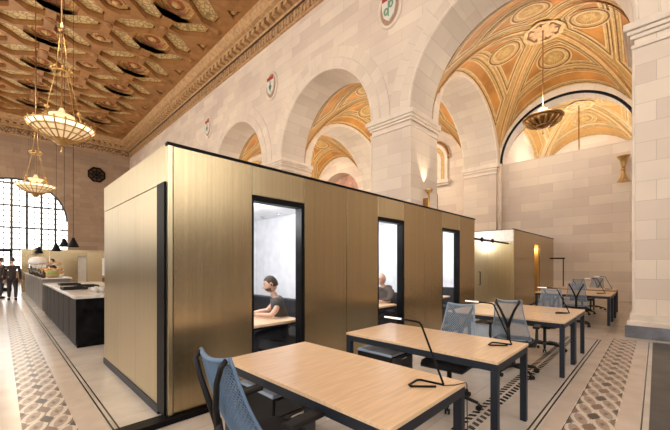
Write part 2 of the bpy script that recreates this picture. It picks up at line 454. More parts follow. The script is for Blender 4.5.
# ---- groin vaults with painted bands
def vault(x0, x1, yc, rb, crown, pale=False, nm='ceiling_vault'):
    xc = (x0+x1)/2; a = (x1-x0)/2; bb = rb
    def z(x, y):
        u = min(1, abs(x-xc)/a); v = min(1, abs(y-yc)/bb)
        zx = math.sqrt(max(0, 1-u*u)); zy = math.sqrt(max(0, 1-v*v))
        return SP + 2.87*max(zx, zy) + crown*(1-u*u)*(1-v*v)
    def P(u, v, off=0):
        x = xc+u*a; y = yc+v*bb; return (x, y, z(x, y)-off)
    root = MB(); root.grid(lambda s, t: P(2*s-1, 2*t-1), 56, 56)
    st(root.build(nm, 'vault_far' if pale else 'vault_pale'))
    def ribbon(pts, w, off, m, target):
        n = len(pts)
        for k in range(n-1):
            (u0, v0), (u1, v1) = pts[k], pts[k+1]
            du, dv = (u1-u0)*a, (v1-v0)*bb; l = math.hypot(du, dv) or 1
            nx, ny = -dv/l*w/2, du/l*w/2
            # overlap slightly to avoid cracks
            q = []
            for (uu, vv, sg) in ((u0, v0, 1), (u1, v1, 1), (u1, v1, -1), (u0, v0, -1)):
                q.append(P(uu+sg*nx/a, vv+sg*ny/bb, off))
            target.face(q, m)
    band = MB()
    def line(u0, v0, u1, v1, n=16): return [(u0+(u1-u0)*k/n, v0+(v1-v0)*k/n) for k in range(n+1)]
    def circ(u, v, r, n=28): return [(u+r/a*math.cos(2*PI*k/n), v+r/bb*math.sin(2*PI*k/n)) for k in range(n+1)]
    for su, sv in ((1, 1), (1, -1), (-1, 1), (-1, -1)):
        L = line(0.06*su, .06*sv, .985*su, .985*sv, 30)
        ribbon(L, .40, .020, 0, band); ribbon(L, .24, .030, 1, band); ribbon(L, .16, .04, 3, band); ribbon(L, .05, .055, 1, band)
    # web panels: four triangles, each with an inset orange panel, frames, and an oval medallion
    for k in range(4):
        ca, sa = (1, 0, -1, 0)[k], (0, 1, 0, -1)[k]
        def T(p, q): return (p*ca-q*sa, p*sa+q*ca)
        # trapezoid outlines in (p outwards, q sideways)
        def tri(p0, p1, m):   # closed outline
            q0, q1 = p0-m, p1-m
            c = [(p0, -q0), (p1, -q1), (p1, q1), (p0, q0), (p0, -q0)]
            out = []
            for i in range(4):
                for j in range(10):
                    s = j/10; out.append(T(c[i][0]+(c[i+1][0]-c[i][0])*s, c[i][1]+(c[i+1][1]-c[i][1])*s))
            out.append(T(*c[4])); return out
        # filled orange panels as fine strips
        for (pa, pb, mg) in ((.26, .66, .15), (.75, .96, .17)):
            n = 8
            for i in range(n):
                s0 = pa+(pb-pa)*i/n; s1 = pa+(pb-pa)*(i+1)/n
                for j in range(10):
                    r0 = -1+2*j/10; r1 = -1+2*(j+1)/10
                    A = [T(s0, (s0-mg)*r0), T(s1, (s1-mg)*r0), T(s1, (s1-mg)*r1), T(s0, (s0-mg)*r1)]
                    band.face([P(u, v, .012) for u, v in A], 3)
            o = tri(pa, pb, mg)
            ribbon(o, .16, .028, 0, band); ribbon(o, .035, .040, 2, band)
            o3 = tri(pa-.03, pb+.02, mg-.02); ribbon(o3, .04, .036, 1, band)
            o2 = tri(pa+.045, pb-.035, mg+.03); ribbon(o2, .045, .034, 1, band)
        c = T(.50, 0)
        for rr, w, m in ((.58, .05, 1), (.52, .05, 2), (.46, .07, 0), (.39, .06, 1), (.18, .34, 0), (.12, .10, 1)):
            ribbon(circ(c[0], c[1], rr), w, .046 if m != 2 else .055, m, band)
    for rr, w, m in ((.62, .12, 1), (.50, .08, 2), (.30, .50, 4)): 
        ribbon([(u, v) for u, v in circ(0, 0, rr, 8)], w, .07, m, band)
    st(band.build('ceiling_vault_painting', ['vault_gold', 'vault_cream', 'vault_line', 'vault_panel', 'vault_boss'] if not pale else
       ['vault_gold', 'vault_cream', 'vault_gold', 'vault_pale', 'vault_boss']))
for c in CY: vault(XW2, XB, c, R+.02, .80)
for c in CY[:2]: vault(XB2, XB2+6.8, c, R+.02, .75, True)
b = MB(); b.box(25.1, 25.5, -8, 8, 0, 11); st(b.build('wall_far_bay', 'stone'))
for k in range(1):
    y0, y1 = CY[k]+R, CY[k+1]-R
    arch_wall('wall_far_arch', 'y', y0, y1, XB2-.01, 25.11, [(21.7, 3.0, SP, 2.75, 0)], 10.2)
b = MB(); b.box(XB2, 25.1, CY[1]+R, CY[1]+R+1.2, 0, 10.2); st(b.build('wall_far_side', 'stone'))
# roof slab over bays keeps daylight out
b = MB(); b.box(XW2, 25.5, -8, YE, 10.25, 10.4); st(b.build('ceiling_bay_roof', 'ceil_dark'))

# ---- end wall with the great window
WX, WR, WS = .98, 3.36, 5.35
arch_wall('wall_end', 'y', YE, YE+.7, -9, 30, [(WX, WR, WS, WR, .9)], HC, mats=('stone_unlit', 'stone_unlit'))
b = MB(); ring(b, 'y', YE, WX, WS, WR, WR+.9, -.05); ring(b, 'y', YE, WX, WS, WR+2.1, WR+2.5, -.05)
st(b.build('wall_end_voussoirs', 'stone_unlit'))
b = MB()
def zarch(x): return WS+math.sqrt(max(0, WR*WR-(x-WX)**2))
for i in range(-3, 4):
    x = WX-.28+i*.93; b.box(x-.085, x+.085, YE+.25, YE+.37, .9, zarch(x))
for i in range(-7, 8):
    x = WX-.28+i*.465
    if abs(x-WX) < WR-.05: b.box(x-.03, x+.03, YE+.28, YE+.33, .9, zarch(x))
z = .9
k = 0
while z < WS+WR-.1:
    hw = WR if z < WS else math.sqrt(max(0, WR*WR-(z-WS)**2))
    w = .07 if k % 4 == 0 else .03
    b.box(WX-hw, WX+hw, YE+.26, YE+.35, z-w, z+w); z += .46; k += 1
b.tube([(WX+(WR-.04)*math.cos(PI*k/40), YE+.3, WS+(WR-.04)*math.sin(PI*k/40)) for k in range(41)], .09, 6)
st(b.build('window_1', 'window_bar'))
b = MB(); pts = [(WX-WR, .9), (WX+WR, .9)]+[(WX+WR*math.cos(PI*k/30), WS+WR*math.sin(PI*k/30)) for k in range(31)]
b.face([(x, YE+.31, z) for x, z in pts]); st(b.build('window_1_glass', 'window_glass'))

# ---- cornice along the arcade wall and the end wall
prof = [(0, 12.2), (.10, 12.2), (.10, 12.28), (.05, 12.30), (.05, 12.78), (.14, 12.80), (.18, 12.84), (.18, 12.86), (.18, 13.14), (.42, 13.16),
        (.45, 13.24), (.62, 13.27), (.64, 13.38), (.80, 13.5), (.84, 13.66), (0, 13.66)]
b = MB()
for i in range(len(prof)-1):
    (d0, z0), (d1, z1) = prof[i], prof[i+1]; m = {3: 1, 8: 2, 4: 2}.get(i, 0)  # undersides over frieze and dentils coloured dark to stand for shade
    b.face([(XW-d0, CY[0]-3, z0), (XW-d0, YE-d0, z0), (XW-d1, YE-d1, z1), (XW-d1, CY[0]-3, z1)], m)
    b.face([(XW-d0, YE-d0, z0), (-9, YE-d0, z0), (-9, YE-d1, z1), (XW-d1, YE-d1, z1)], m)
y = 4.0
while y < YE-.5:
    b.box(XW-.48, XW-.17, y, y+.24, 12.87, 13.15); y += .44
x = XW-.5
while x > -4:
    b.box(x-.24, x, YE-.48, YE-.17, 12.87, 13.15); x -= .44
y = 4.0   # palmette blocks of the frieze
while y < YE-.4:
    b.box(XW-.085, XW-.04, y, y+.16, 12.36, 12.72); b.box(XW-.075, XW-.04, y+.27, y+.36, 12.42, 12.66); y += .46
st(b.build('trim_6', ['cornice', 'frieze_relief', 'cornice_shade']))

# ---- walls out of view: dark oak dado and high windows shaped for the brass reflections
arch_wall('wall_behind', 'y', -11, -10, -9, XW+.5, [(x, 2.3, 8.4, 2.3, 3.9) for x in (-5.8, -.5, 4.8)], HC, mats=('stone', 'stone_soffit'))
b = MB(); b.box(-9, XW-.1, -9.98, -9.85, 0, 4.2)
for k in range(16): b.box(-8.9+k*1.12, -8.0+k*1.12, -9.85, -9.82, .4, 3.8)
st(b.build('trim_7', 'oak_dark'))
arch_wall('wall_west', 'x', -8.2, -7.2, -11, YE, [(CY[0]+6.85*k, 2.5, 7.6, 2.5, 3.4) for k in range(-1, 6) if CY[0]+6.85*k+2.6 < YE and CY[0]+6.85*k-2.6 > -10.9], HC, mats=('stone', 'stone_soffit'))
b = MB(); b.box(-7.19, -7.08, -9.8, YE-.1, 0, 3.0)
for k in range(34): b.box(-7.08, -7.05, -9.6+k*1.4, -8.5+k*1.4, .4, 2.7)
st(b.build('trim_8', 'oak_dark'))
# ---- coffered ceiling
def hexpts(cx, cy, ang, L, w):
    p = [(-L/2, 0), (-L/2+w*.42, -w/2), (L/2-w*.42, -w/2), (L/2, 0), (L/2-w*.42, w/2), (-L/2+w*.42, w/2)]
    c, s = math.cos(ang), math.sin(ang); return [(cx+x*c-y*s, cy+x*s+y*c) for x, y in p]
def octpts(cx, cy, rx, ry): return [(cx+rx*math.cos(PI/8+k*PI/4), cy+ry*math.sin(PI/8+k*PI/4)) for k in range(8)]
holes = []
XL, YL = 2.07, 1.72
ix = 0
for i in range(0, 8):
    xc = 5.9-XL*i
    for j in range(-1, 14):
        yb = 16.4+2*YL*(j-5)+(YL if i % 2 else 0)
        if i % 2 == 0: holes.append(('oct', octpts(xc, yb, .98, .88), (xc, yb)))
        else: holes.append(('small', octpts(xc, yb, .66, .58), (xc, yb)))
        yn = yb+YL   # node
        for sx in (-1,):
            for sy in (-1, 1):
                mx_, my_ = xc+sx*XL/2, yn+sy*YL/2
                holes.append(('hex', hexpts(mx_, my_, math.atan2(sy*YL, sx*XL), 2.16, .96), (mx_, my_)))
for j in range(-1, 14):   # last column by the wall
    yn = 16.4+2*YL*(j-5)+YL
    for sy in (-1, 1):
        mx_, my_ = 5.9+XL/2, yn+sy*YL/2; holes.append(('hex', hexpts(mx_, my_, math.atan2(sy*YL, XL), 2.16, .96), (mx_, my_)))
    xq, yq = 5.9+XL+.05, yn
    holes.append(('small', [(xq-.42, yq), (xq+.12, yq-.36), (xq+.12, yq+.36)], (xq-.05, yq)))
holes = [h for h in holes if all(-8.7 < x < 8.3 and 1.6 < y < YE-.9 for x, y in h[1])]
cu = bpy.data.curves.new('c', 'CURVE'); cu.dimensions = '2D'; cu.fill_mode = 'BOTH'
def spl(pts):
    s = cu.splines.new('POLY'); s.points.add(len(pts)-1)
    for k, (x, y) in enumerate(pts): s.points[k].co = (x, y, 0, 1)
    s.use_cyclic_u = True
spl([(-9, 1.4), (8.6, 1.4), (8.6, YE), (-9, YE)])
for h in holes: spl(h[1])
cu.extrude = .21
co = bpy.data.objects.new('c', cu); COL.objects.link(co)
bpy.context.view_layer.update()
me = bpy.data.meshes.new_from_object(co.evaluated_get(bpy.context.evaluated_depsgraph_get()))
bpy.data.objects.remove(co)
me.name = 'ceiling'; me.materials.clear(); me.materials.append(M['ceil_beam'])
if not me.uv_layers: me.uv_layers.new(name='UVMap')
o = bpy.data.objects.new('ceiling', me); COL.objects.link(o); o.location = (0, 0, HC+.21); st(o)
b = MB()
for kind, pts, (cx, cy) in holes:
    n = len(pts)
    def sc(k, z): return [(cx+(x-cx)*k, cy+(y-cy)*k, z) for x, y in pts]
    steps = {'oct': [(1.02, HC+.12, 4), (.84, HC+.12, 1), (.82, HC+.20, 1), (.66, HC+.20, 2), (.62, HC+.26, 1), (.42, HC+.26, 2)],
             'small': [(1.02, HC+.24, 3), (.84, HC+.24, 1), (.8, HC+.2, 1), (.62, HC+.2, 2), (.6, HC+.16, 1), (.42, HC+.16, 1)],
             'hex': [(1.04, HC+.30, 3), (.93, HC+.30, 1), (.91, HC+.25, 1), (.84, HC+.25, 1)]}[kind]  # outer step of small and hex coffers coloured dark as recess shadow
    for i in range(len(steps)-1):
        A = sc(steps[i][0], steps[i][1]); B = sc(steps[i+1][0], steps[i+1][1])
        for k in range(n):
            k2 = (k+1) % n; b.face([A[k], A[k2], B[k2], B[k]], steps[i][2])
    b.face(sc(steps[-1][0], steps[-1][1]), {'oct': 2, 'small': 2, 'hex': 0}[kind])
    if kind != 'hex':
        b.lathe([(.24 if kind == 'oct' else .14, 0), (.17, -.09), (.09, -.06), (.05, -.14), (0.001, -.16)], (cx, cy, steps[-1][1]), 10, 1)
# turned studs on the beams at each knot of the net
for i in range(-1, 8):
    for j in range(-1, 14):
        x = 5.9-XL*i; y = 16.4+2*YL*(j-5)+(0 if i % 2 else YL)
        if x < 8.2 and 2 < y < YE-1: b.lathe([(.22, 0), (.19, -.05), (.10, -.05), (.06, -.10), (.001, -.11)], (x, y, HC), 8, 4)
b.box(-9, 8.7, 1.4, YE, HC+.5, HC+.6, 3)
st(b.build('ceiling_coffers', ['ceil_panel', 'ceil_gold', 'ceil_red', 'ceil_dark', 'ceil_beam']))
b = MB(); b.box(-9, 9.2, -11, 1.4, HC, HC+.6); st(b.build('ceiling_plain', 'ceil_beam'))
#@@OBJECTS
# ------------------------------------------------------------------ hanging lamps
def chandelier(nm, label, loc, big=True, group=None, hang=5.0):
    t = thing(nm, label, 'chandelier', loc, 0, group)      # origin at the bowl rim plane
    r = .80
    MB().lathe([(.05, -.52), (.12, -.50), (.17, -.42), (.24, -.40), (.26, -.34)], n=20).lathe([(.02, -.75), (.035, -.70), (.015, -.64), (.02, -.5)], n=8).build('finial', 'gilt', t)
    MB().lathe([(.26, -.35), (.42, -.27), (.60, -.16), (.70, -.07)], n=32).build('glass_bowl', 'lamp_glass', t)
    MB().lathe([(.70, -.08), (r, .01), (r-.01, .05)], n=32).build('light_band', 'lamp_white', t)
    b = MB()
    for z, rr in ((-.08, .705), (.05, r), (-.35, .265), (-.2, .53)): b.tube([(rr*math.cos(2*PI*k/32), rr*math.sin(2*PI*k/32), z) for k in range(32)], .022, 6, closed=True)
    for k in range(20):
        q = 2*PI*k/20; b.tube([(a*math.cos(q), a*math.sin(q), z) for a, z in ((.27, -.37), (.44, -.28), (.61, -.17), (.71, -.085), (r, 0), (r+.02, .09))], .02, 5)
        b.lathe([(.001, .06), (.035, .09), (.001, .13)], ((r)*math.cos(q), (r)*math.sin(q), 0), 6)
    b.build('bowl_frame', 'gilt', t)
    for k in range(4):
        q = PI/4+k*PI/2; c, s = math.cos(q), math.sin(q)
        MB().tube([(.62*c, .62*s, .02), (.52*c, .52*s, .40)], [.035, .022], 8).lathe([(.02, 0), (.06, .03), (.05, .09), (.02, .10)], (.52*c, .52*s, .38), 8).build('scroll_bracket', 'gilt', t)
        b = MB(); b.tube([(.5*c, .5*s, .48), (.20*c, .20*s, 1.68), (.03*c, .03*s, 3.0)], .008, 5); b.build('chain', 'gilt', t)
    MB().lathe([(.03, .12), (.20, .22), (.30, .34), (.32, .38), (.12, .42), (.05, .60)], n=16).build('centre_cup', 'lamp_glass', t)
    b = MB(); b.tube([(.22*math.cos(2*PI*k/20), .22*math.sin(2*PI*k/20), 1.68) for k in range(20)], .022, 6, closed=True)
    for k in range(8):
        q = 2*PI*k/8; b.lathe([(.001, 0), (.04, .03), (.05, .08), (.001, .12)], (.24*math.cos(q), .24*math.sin(q), 1.69), 6)
    b.build('crown_ring', 'gilt', t)
    MB().tube([(0, 0, .3), (0, 0, hang)], .018, 8).lathe([(.02, 2.85), (.10, 2.95), (.05, 3.05), (.02, 3.2)], n=8).build('stem', 'bronze', t)
    return t
c0 = chandelier('ring_chandelier', 'large gilded bowl chandelier with glowing rim, nearest and highest in the photo', (1.0, 9.75, 4.62), hang=(HC-4.62+.05)/.76, group='bowl chandeliers down the middle of the hall')
c0.scale = (.76, .76, .76)
dup(c0, (1.0, 17.5, 4.58), 0, 'smaller-looking gilded chandelier hanging before the arched end window', 'bowl chandeliers down the middle of the hall')

def bowl_lamp(label, loc, hang, col='bronze'):
    t = thing('bowl_pendant', label, 'pendant lamp', loc)
    MB().lathe([(.001, -.36), (.10, -.33), (.22, -.30), (.30, -.22)], n=24).build('lower_boss', col, t)
    b = MB().lathe([(.28, -.24), (.45, -.18), (.62, -.06), (.70, .06)], n=40)
    b.build('bowl', col, t)
    b = MB(); b.tube([(.70*math.cos(2*PI*k/32), .70*math.sin(2*PI*k/32), .07) for k in range(32)], .05, 8, closed=True); b.build('rim', col, t)
    for k in range(16):
        q = 2*PI*k/16; MB().tube([(a*math.cos(q), a*math.sin(q), z) for a, z in ((.32, -.235), (.47, -.19), (.61, -.08), (.67, .02))], [.03, .05, .06, .03], 6).build('gadroon', 'gilt', t)
    MB().tube([(0, 0, -.34), (0, 0, -.5)], .012, 6).lathe([(.001, -.62), (.03, -.56), (.001, -.5)], n=8).build('tassel', col, t)
    MB().lathe([(.001, .30), (.12, .36), (.18, .44), (.06, .50), (.001, .52)], n=14).build('glow_cup', 'lamp_white', t)
    MB().tube([(0, 0, -.3), (0, 0, hang)], .022, 8).lathe([(.02, hang*.45), (.05, hang*.45+.04), (.02, hang*.45+.08)], n=8).build('stem', 'bronze', t)
    return t
bowl_lamp('bronze gadrooned bowl lamp hanging from the orange painted vault', (13.9, 2.97, 6.78), 3.9).scale = (.88, .88, .88)
t = thing('rod_pendant', 'thin bronze rod and bowl hanging in the far vault beyond the black-edged arch', 'pendant lamp', (21.7, 2.97, 6.2))
MB().tube([(0, 0, 0), (0, 0, 4.1)], .03, 8).build('stem', 'bronze', t)
MB().lathe([(.001, -.3), (.3, -.22), (.6, -.05), (.66, .05)], n=24).build('bowl', 'bronze', t)

# torch uplight on the side of the arcade pier
t = thing('torch_sconce', 'slender gilded torch lamp throwing light up the arcade pier', 'wall lamp', (10.0, 5.42, 3.55))
MB().box(-.05, .05, .0, .18, -.12, .16).build('wall_plate', 'bronze', t)
MB().lathe([(.03, -.30), (.05, -.25), (.03, -.1), (.035, .25), (.06, .3)], n=12).build('torch_shaft', 'gilt', t)
MB().lathe([(.05, .3), (.09, .36), (.14, .44), (.13, .45)], n=14).build('torch_cup', 'gilt', t)
light('SPOT', 'torch_light', (10.0, 5.42, 4.03), 60, (1, .82, .58), .05, (PI-.12, 0, 0), spot_size=1.0, spot_blend=.6)
# bronze wall sconce on the rear wall
t = thing('wall_sconce', 'double-flared bronze wall lamp on the pale stone screen wall', 'wall lamp', (XB-.22, .93, 5.25))
t.scale = (.78, .78, .74)
MB().lathe([(.06, .05), (.09, .2), (.14, .5), (.26, .66), (.28, .70), (.24, .70)], n=16).build('upper_shade', 'gilt', t)
MB().lathe([(.26, -.66), (.24, -.62), (.13, -.46), (.08, -.2), (.06, -.05)], n=16).build('lower_shade', 'gilt', t)
MB().lathe([(.05, -.06), (.10, -.03), (.10, .03), (.05, .06)], n=14).box(0, .27, -.06, .06, -.06, .06).build('collar', 'gilt', t)
MB().lathe([(.22, .66), (.001, .72)], n=12).build('bulb', 'lamp_white', t)
# oval heraldic plaques above the piers
def plaque(label, y, flip):
    t = thing('oval_plaque', label, 'plaque', (XW-.03, y, 10.1), 0, 'painted oval shields above the arcade piers')
    b = MB(); b.tube([(0, .42*math.cos(2*PI*k/32), .62*math.sin(2*PI*k/32)) for k in range(32)], .06, 8, closed=True); b.build('oval_frame', 'stone_trim', t)
    b = MB(); b.face([(-.02, .40*math.cos(-2*PI*k/32), .60*math.sin(-2*PI*k/32)) for k in range(32)]); b.build('oval_ground', 'shield_brown', t)
    b = MB(); out = [(-.26, .40), (.26, .40), (.27, 0), (.2, -.28), (0, -.46), (-.2, -.28), (-.27, 0)]
    for x, (p0, p1) in ((0, (-.03, -.08)),):
        for k in range(7):
            a, c = out[k], out[(k+1) % 7]; b.face([(p0, a[0], a[1]), (p0, c[0], c[1]), (p1, c[0], c[1]), (p1, a[0], a[1])])
        b.face([(p1, a, c) for a, c in out])
    b.build('shield', 'shield_white', t)
    MB().box(-.10, -.075, -.25, .25, .24, .39).build('red_band', 'shield_red', t)
    b = MB()
    for cy_, cz in (((-.10, .06), (.09, -.12)) if flip else ((.0, -.1), (.0, -.1))):
        b.tube([(-.09, cy_+.07*math.cos(2*PI*k/14), cz+.10*math.sin(2*PI*k/14)) for k in range(14)], .028, 6, closed=True)
    b.box(-.10, -.08, -.02, .02, -.3, .2); b.build('green_device', 'shield_green', t)
plaque('oval shield with green wreaths on white, highest beside the big arch', 6.4, True)
plaque('oval shield with green and red device between the second and third arches', 13.25, False)
plaque('small distant oval shield left of the third arch', 20.1, False)
# pierced medallion on the end wall
t = thing('wall_grille', 'dark eight-sided pierced grille on the dim end wall', 'grille', (6.45, YE-.05, 10.0))
t.scale = (1.3, 1.3, 1.3)
b = MB(); b.tube([(.52*math.cos(PI/8+k*PI/4), 0, .52*math.sin(PI/8+k*PI/4)) for k in range(8)], .06, 6, closed=True)
for k in range(4):
    q = k*PI/4; b.tube([(-.5*math.cos(q), 0, -.5*math.sin(q)), (.5*math.cos(q), 0, .5*math.sin(q))], .035, 6)
b.tube([(.25*math.cos(2*PI*k/16), 0, .25*math.sin(2*PI*k/16)) for k in range(16)], .035, 6, closed=True); b.build('lattice', 'black_metal', t)
b = MB(); b.face([(.5*math.cos(-PI/8-k*PI/4), .03, .5*math.sin(-PI/8-k*PI/4)) for k in range(8)]); b.build('backing', 'ceil_dark', t)
# niche and board on the rear wall of the second bay
t = thing('arched_niche', 'gilded arched niche in a dark rounded surround, seen past the arcade pier', 'niche', (XB-.02, 9.25, 5.9))
b = MB()
for k in range(24):
    t0, t1 = PI*k/24, PI*(k+1)/24
    for (r0, r1, m, x) in ((0, .42, 2, -.02), (.42, .62, 0, -.06), (.62, .86, 1, -.1), (.86, 1.02, 0, -.14)):
        b.face([(x, r0*math.cos(t0), 1.45+r0*math.sin(t0)), (x, r1*math.cos(t0), 1.45+r1*math.sin(t0)), (x, r1*math.cos(t1), 1.45+r1*math.sin(t1)), (x, r0*math.cos(t1), 1.45+r0*math.sin(t1))], m)
for (a, c, m, x) in ((-.42, .42, 2, -.02), (.42, .62, 0, -.06), (-.62, -.42, 0, -.06), (.62, .86, 1, -.1), (-.86, -.62, 1, -.1), (.86, 1.02, 0, -.14), (-1.02, -.86, 0, -.14)):
    b.box(x, 0, a, c, .3, 1.45, m)
b.build('arched_panel', ['stone_trim', 'vault_gold', 'vault_cream'], t)
MB().tube([(-.15, 1.1*math.cos(PI*k/24), 1.45+1.1*math.sin(PI*k/24)) for k in range(25)], .06, 8).build('surround', 'bronze', t)
MB().box(-.3, 0, -1.15, 1.15, .1, .3).box(-.2, 0, -1.1, 1.1, 0, .1).build('ledge', 'stone_trim', t, bevel=.01)
t = thing('direction_board', 'black board with pale lines of writing below the gilded niche', 'sign', (XB-.045, 9.3, 4.98))
MB().box(-.05, .04, -.42, .42, -.5, .5).build('board', 'sign_black', t)
b = MB()
for k, w in enumerate((.30, .24, .32, .2, .28, .18)): b.box(-.056, -.05, -w, w, .36-k*.14, .39-k*.14)
b.build('lettering', 'sign_gold', t)

# ------------------------------------------------------------------ brass meeting pods
PX0, PX1, PYF, PYB, PH = 1.115, 8.46, 3.30, 6.0, 2.66
POD = thing('meeting_pod', 'long brushed brass meeting pod with three glass doors in a row', 'meeting pod', (0, 0, 0))
doors = [(2.02, 2.80), (4.39, 5.18), (6.68, 7.55)]
def pod_box(name, mats, x0, x1, y0, y1, z0, z1, bev=.002, par=None):
    return MB().box(x0, x1, y0, y1, z0, z1).build(name, mats, par or POD, bevel=bev)
xs = [1.16, 2.02, 2.80, 3.62, 4.39, 5.18, 6.68, 7.55, 8.44]
for i in range(len(xs)-1):
    a, c = xs[i]+.004, xs[i+1]-.004
    if (xs[i], xs[i+1]) in doors: pod_box('header_panel', 'brass_pale_lit', a, c, PYF, PYF+.05, 2.30, PH-.03)
    else:
        if c-a > 1.2:
            pod_box('front_panel', 'brass', a, (a+c)/2-.004, PYF, PYF+.05, .06, PH-.03); pod_box('front_panel', 'brass', (a+c)/2+.004, c, PYF, PYF+.05, .06, PH-.03)
        else: pod_box('front_panel', 'brass', a, c, PYF, PYF+.05, .06, PH-.03)
pod_box('corner_post', 'brass_pale_lit', PX0, 1.155, PYF-.005, PYF+.05, .06, PH-.03)
pod_box('roof_edge', 'black_metal', PX0-.01, PX1, PYF-.012, PYF+.05, PH-.028, PH)
pod_box('roof', 'black_metal', PX0+.06, PX1, PYF+.05, PYB, PH-.05, PH-.005)
pod_box('base_rail', 'black_metal', .35, PX1, PYF-.06, PYF+.10, .003, .055)
pod_box('end_panel', 'brass', PX1-.05, PX1, PYF+.05, PYB, .06, PH-.03)
# side facing the hall: tall brass door leaves, brass frieze, thick black post
ys = [3.56, 4.36, 5.17, PYB]
for i in range(3):
    pod_box('side_panel', 'brass_pale_lit', PX0, PX0+.05, ys[i]+.003, ys[i+1]-.003, .09, 2.29)
pod_box('side_frieze', 'brass_pale_lit', PX0-.004, PX0+.05, PYF+.05, PYB, 2.295, PH-.005)
pod_box('black_post', 'black_metal', PX0-.02, PX0+.05, PYF+.05, 3.555, .05, 2.292)
pod_box('side_skirting', 'blue_metal', PX0-.012, PX0+.05, 3.555, PYB, .003, .088)
# rooms
rooms = [(1.24, 3.66), (3.72, 6.02), (6.08, 8.38)]
IY = 5.85
for k, (a, c) in enumerate(rooms):
    b = MB(); b.box(a, c, IY, IY+.05, 0, 2.55); b.box(a-.05, a, PYF+.06, IY, 0, 2.55); b.box(c, c+.05 if k == 2 else c+.01, PYF+.06, IY, 0, 2.55)
    b.build('room_lining', 'white_wall', POD)
    cl = MB().box(a, c, PYF+.06, IY, 2.39, 2.44).build('room_ceiling', 'white_ceiling', POD)
    d0, d1 = doors[k]
    for q in range(2):
        x = c-.24; yy = 4.72+q*.50
        MB().lathe([(.045, 0), (.045, -.03), (.03, -.035), (.028, -.01)], (x, yy, 2.39), 12).build('downlight', 'chrome', cl)
        light('SPOT', 'pod_spot', (x, yy, 2.345), 34, (1, .96, .92), .02, (0, .22, 0), spot_size=1.0, spot_blend=.7)
    light('POINT', 'pod_fill', ((a+c)/2-.15, 4.2, 2.2), 48, (.96, .97, 1), .22)  # soft fill added to brighten the room, has no fixture
    # black steel door frame, glass leaf, handle
    b = MB(); b.box(d0, d1, PYF-.004, PYF+.12, 2.23, 2.296); b.box(d0, d0+.02, PYF-.002, PYF+.12, .056, 2.23)
    b.box(d1-.055, d1, PYF-.004, PYF+.12, .056, 2.23); b.box(d0, d1, PYF, PYF+.12, .056, .075)
    fr = b.build('door_frame', 'black_metal', POD)
    MB().box(d0+.02, d1-.055, PYF+.055, PYF+.067, .075, 2.23).build('glass_leaf', 'glass', fr)
# tables and sofas of the rooms
for k, (a, c) in enumerate(rooms):
    d0, d1 = doors[k]; wh = ('first', 'second', 'third')[k]
    nn = ('nearest to the camera', 'in the middle', 'farthest from the camera')[k]
    t = thing('pod_table', f'small oak table inside the pod room {nn}', 'table', (d0+.32, 3.92, 0), 0, 'oak tables in the pod rooms')
    MB().box(-.52, .62, -.36, .30, .705, .74).build('table_top', 'wood_top', t, bevel=.005)
    MB().box(-.50, .60, -.34, .28, .675, .705).build('table_rim', 'black_metal', t)
    MB().lathe([(.25, .003), (.25, .02), (.04, .03), (.035, .675)], n=20).build('pedestal', 'black_metal', t)
    s = thing('bench_sofa', f'black upholstered corner bench in the pod room {nn}', 'sofa', (0, 0, 0), 0, 'black benches in the pod rooms')
    x1 = c-.03
    MB().box(x1-.62, x1-.12, 3.55, IY-.05, .10, .45).build('seat', 'sofa_black', s, bevel=.03)
    MB().box(x1-.13, x1, 3.55, IY-.05, .10, .90).build('backrest', 'sofa_black', s, bevel=.03)
    MB().box(a+.04, x1-.62, IY-.6, IY-.16, .10, .45).build('seat', 'sofa_black', s, bevel=.03)
    MB().box(a+.04, x1-.13, IY-.18, IY-.04, .10, .90).build('backrest', 'sofa_black', s, bevel=.03)
    MB().box(a+.10, x1-.1, IY-.5, IY-.2, .003, .10).box(x1-.5, x1-.1, 3.6, IY-.2, .003, .10).build('plinth', 'black_metal', s)

# second pod, further along
P2 = thing('meeting_pod', 'farther brass pod with a narrow gold recess, behind the far desks', 'meeting pod', (0, 0, 0))
X0, X1 = 11.60, 17.38
b2 = lambda n, m, *a: MB().box(*a).build(n, m, P2, bevel=.002)
seg = [(11.66, 12.75), (12.76, 14.15), (15.0, 16.3), (16.31, 17.37)]
for a, c in seg: b2('front_panel', 'brass', a, c, PYF, PYF+.05, .06, PH-.03)
b2('header_panel', 'brass', 14.16, 14.99, PYF, PYF+.05, 2.27, PH-.03)
b2('corner_post', 'brass_pale_lit', X0, X0+.055, PYF-.005, PYF+.06, .06, PH-.25)
b2('roof_edge', 'black_metal', X0, X1, PYF-.012, PYF+.05, PH-.028, PH)
b2('roof', 'black_metal', X0+.06, X1, PYF+.05, 6.0, PH-.05, PH-.005)
b2('fascia', 'fascia_white', X0-.01, X0+.055, PYF-.004, 6.0, 2.26, PH-.03)
b2('side_panel', 'brass_pale_lit', X0, X0+.05, PYF+.07, 4.1, .06, 2.255); b2('side_panel', 'brass_pale_lit', X0, X0+.05, 4.11, 6.0, .06, 2.255)
b2('recess_lining', 'brass_orange', 14.16, 14.99, PYF+.45, PYF+.5, .06, 2.27)
b2('recess_lining', 'brass_orange', 14.93, 14.99, PYF+.05, PYF+.45, .06, 2.27)
b2('base_rail', 'black_metal', X0, X1, PYF-.03, PYF+.1, .003, .055)
light('POINT', 'recess_light', (14.6, PYF+.25, 2.1), 12, (1, .72, .38), .05)  # warm point light inside the recess, no fixture modelled
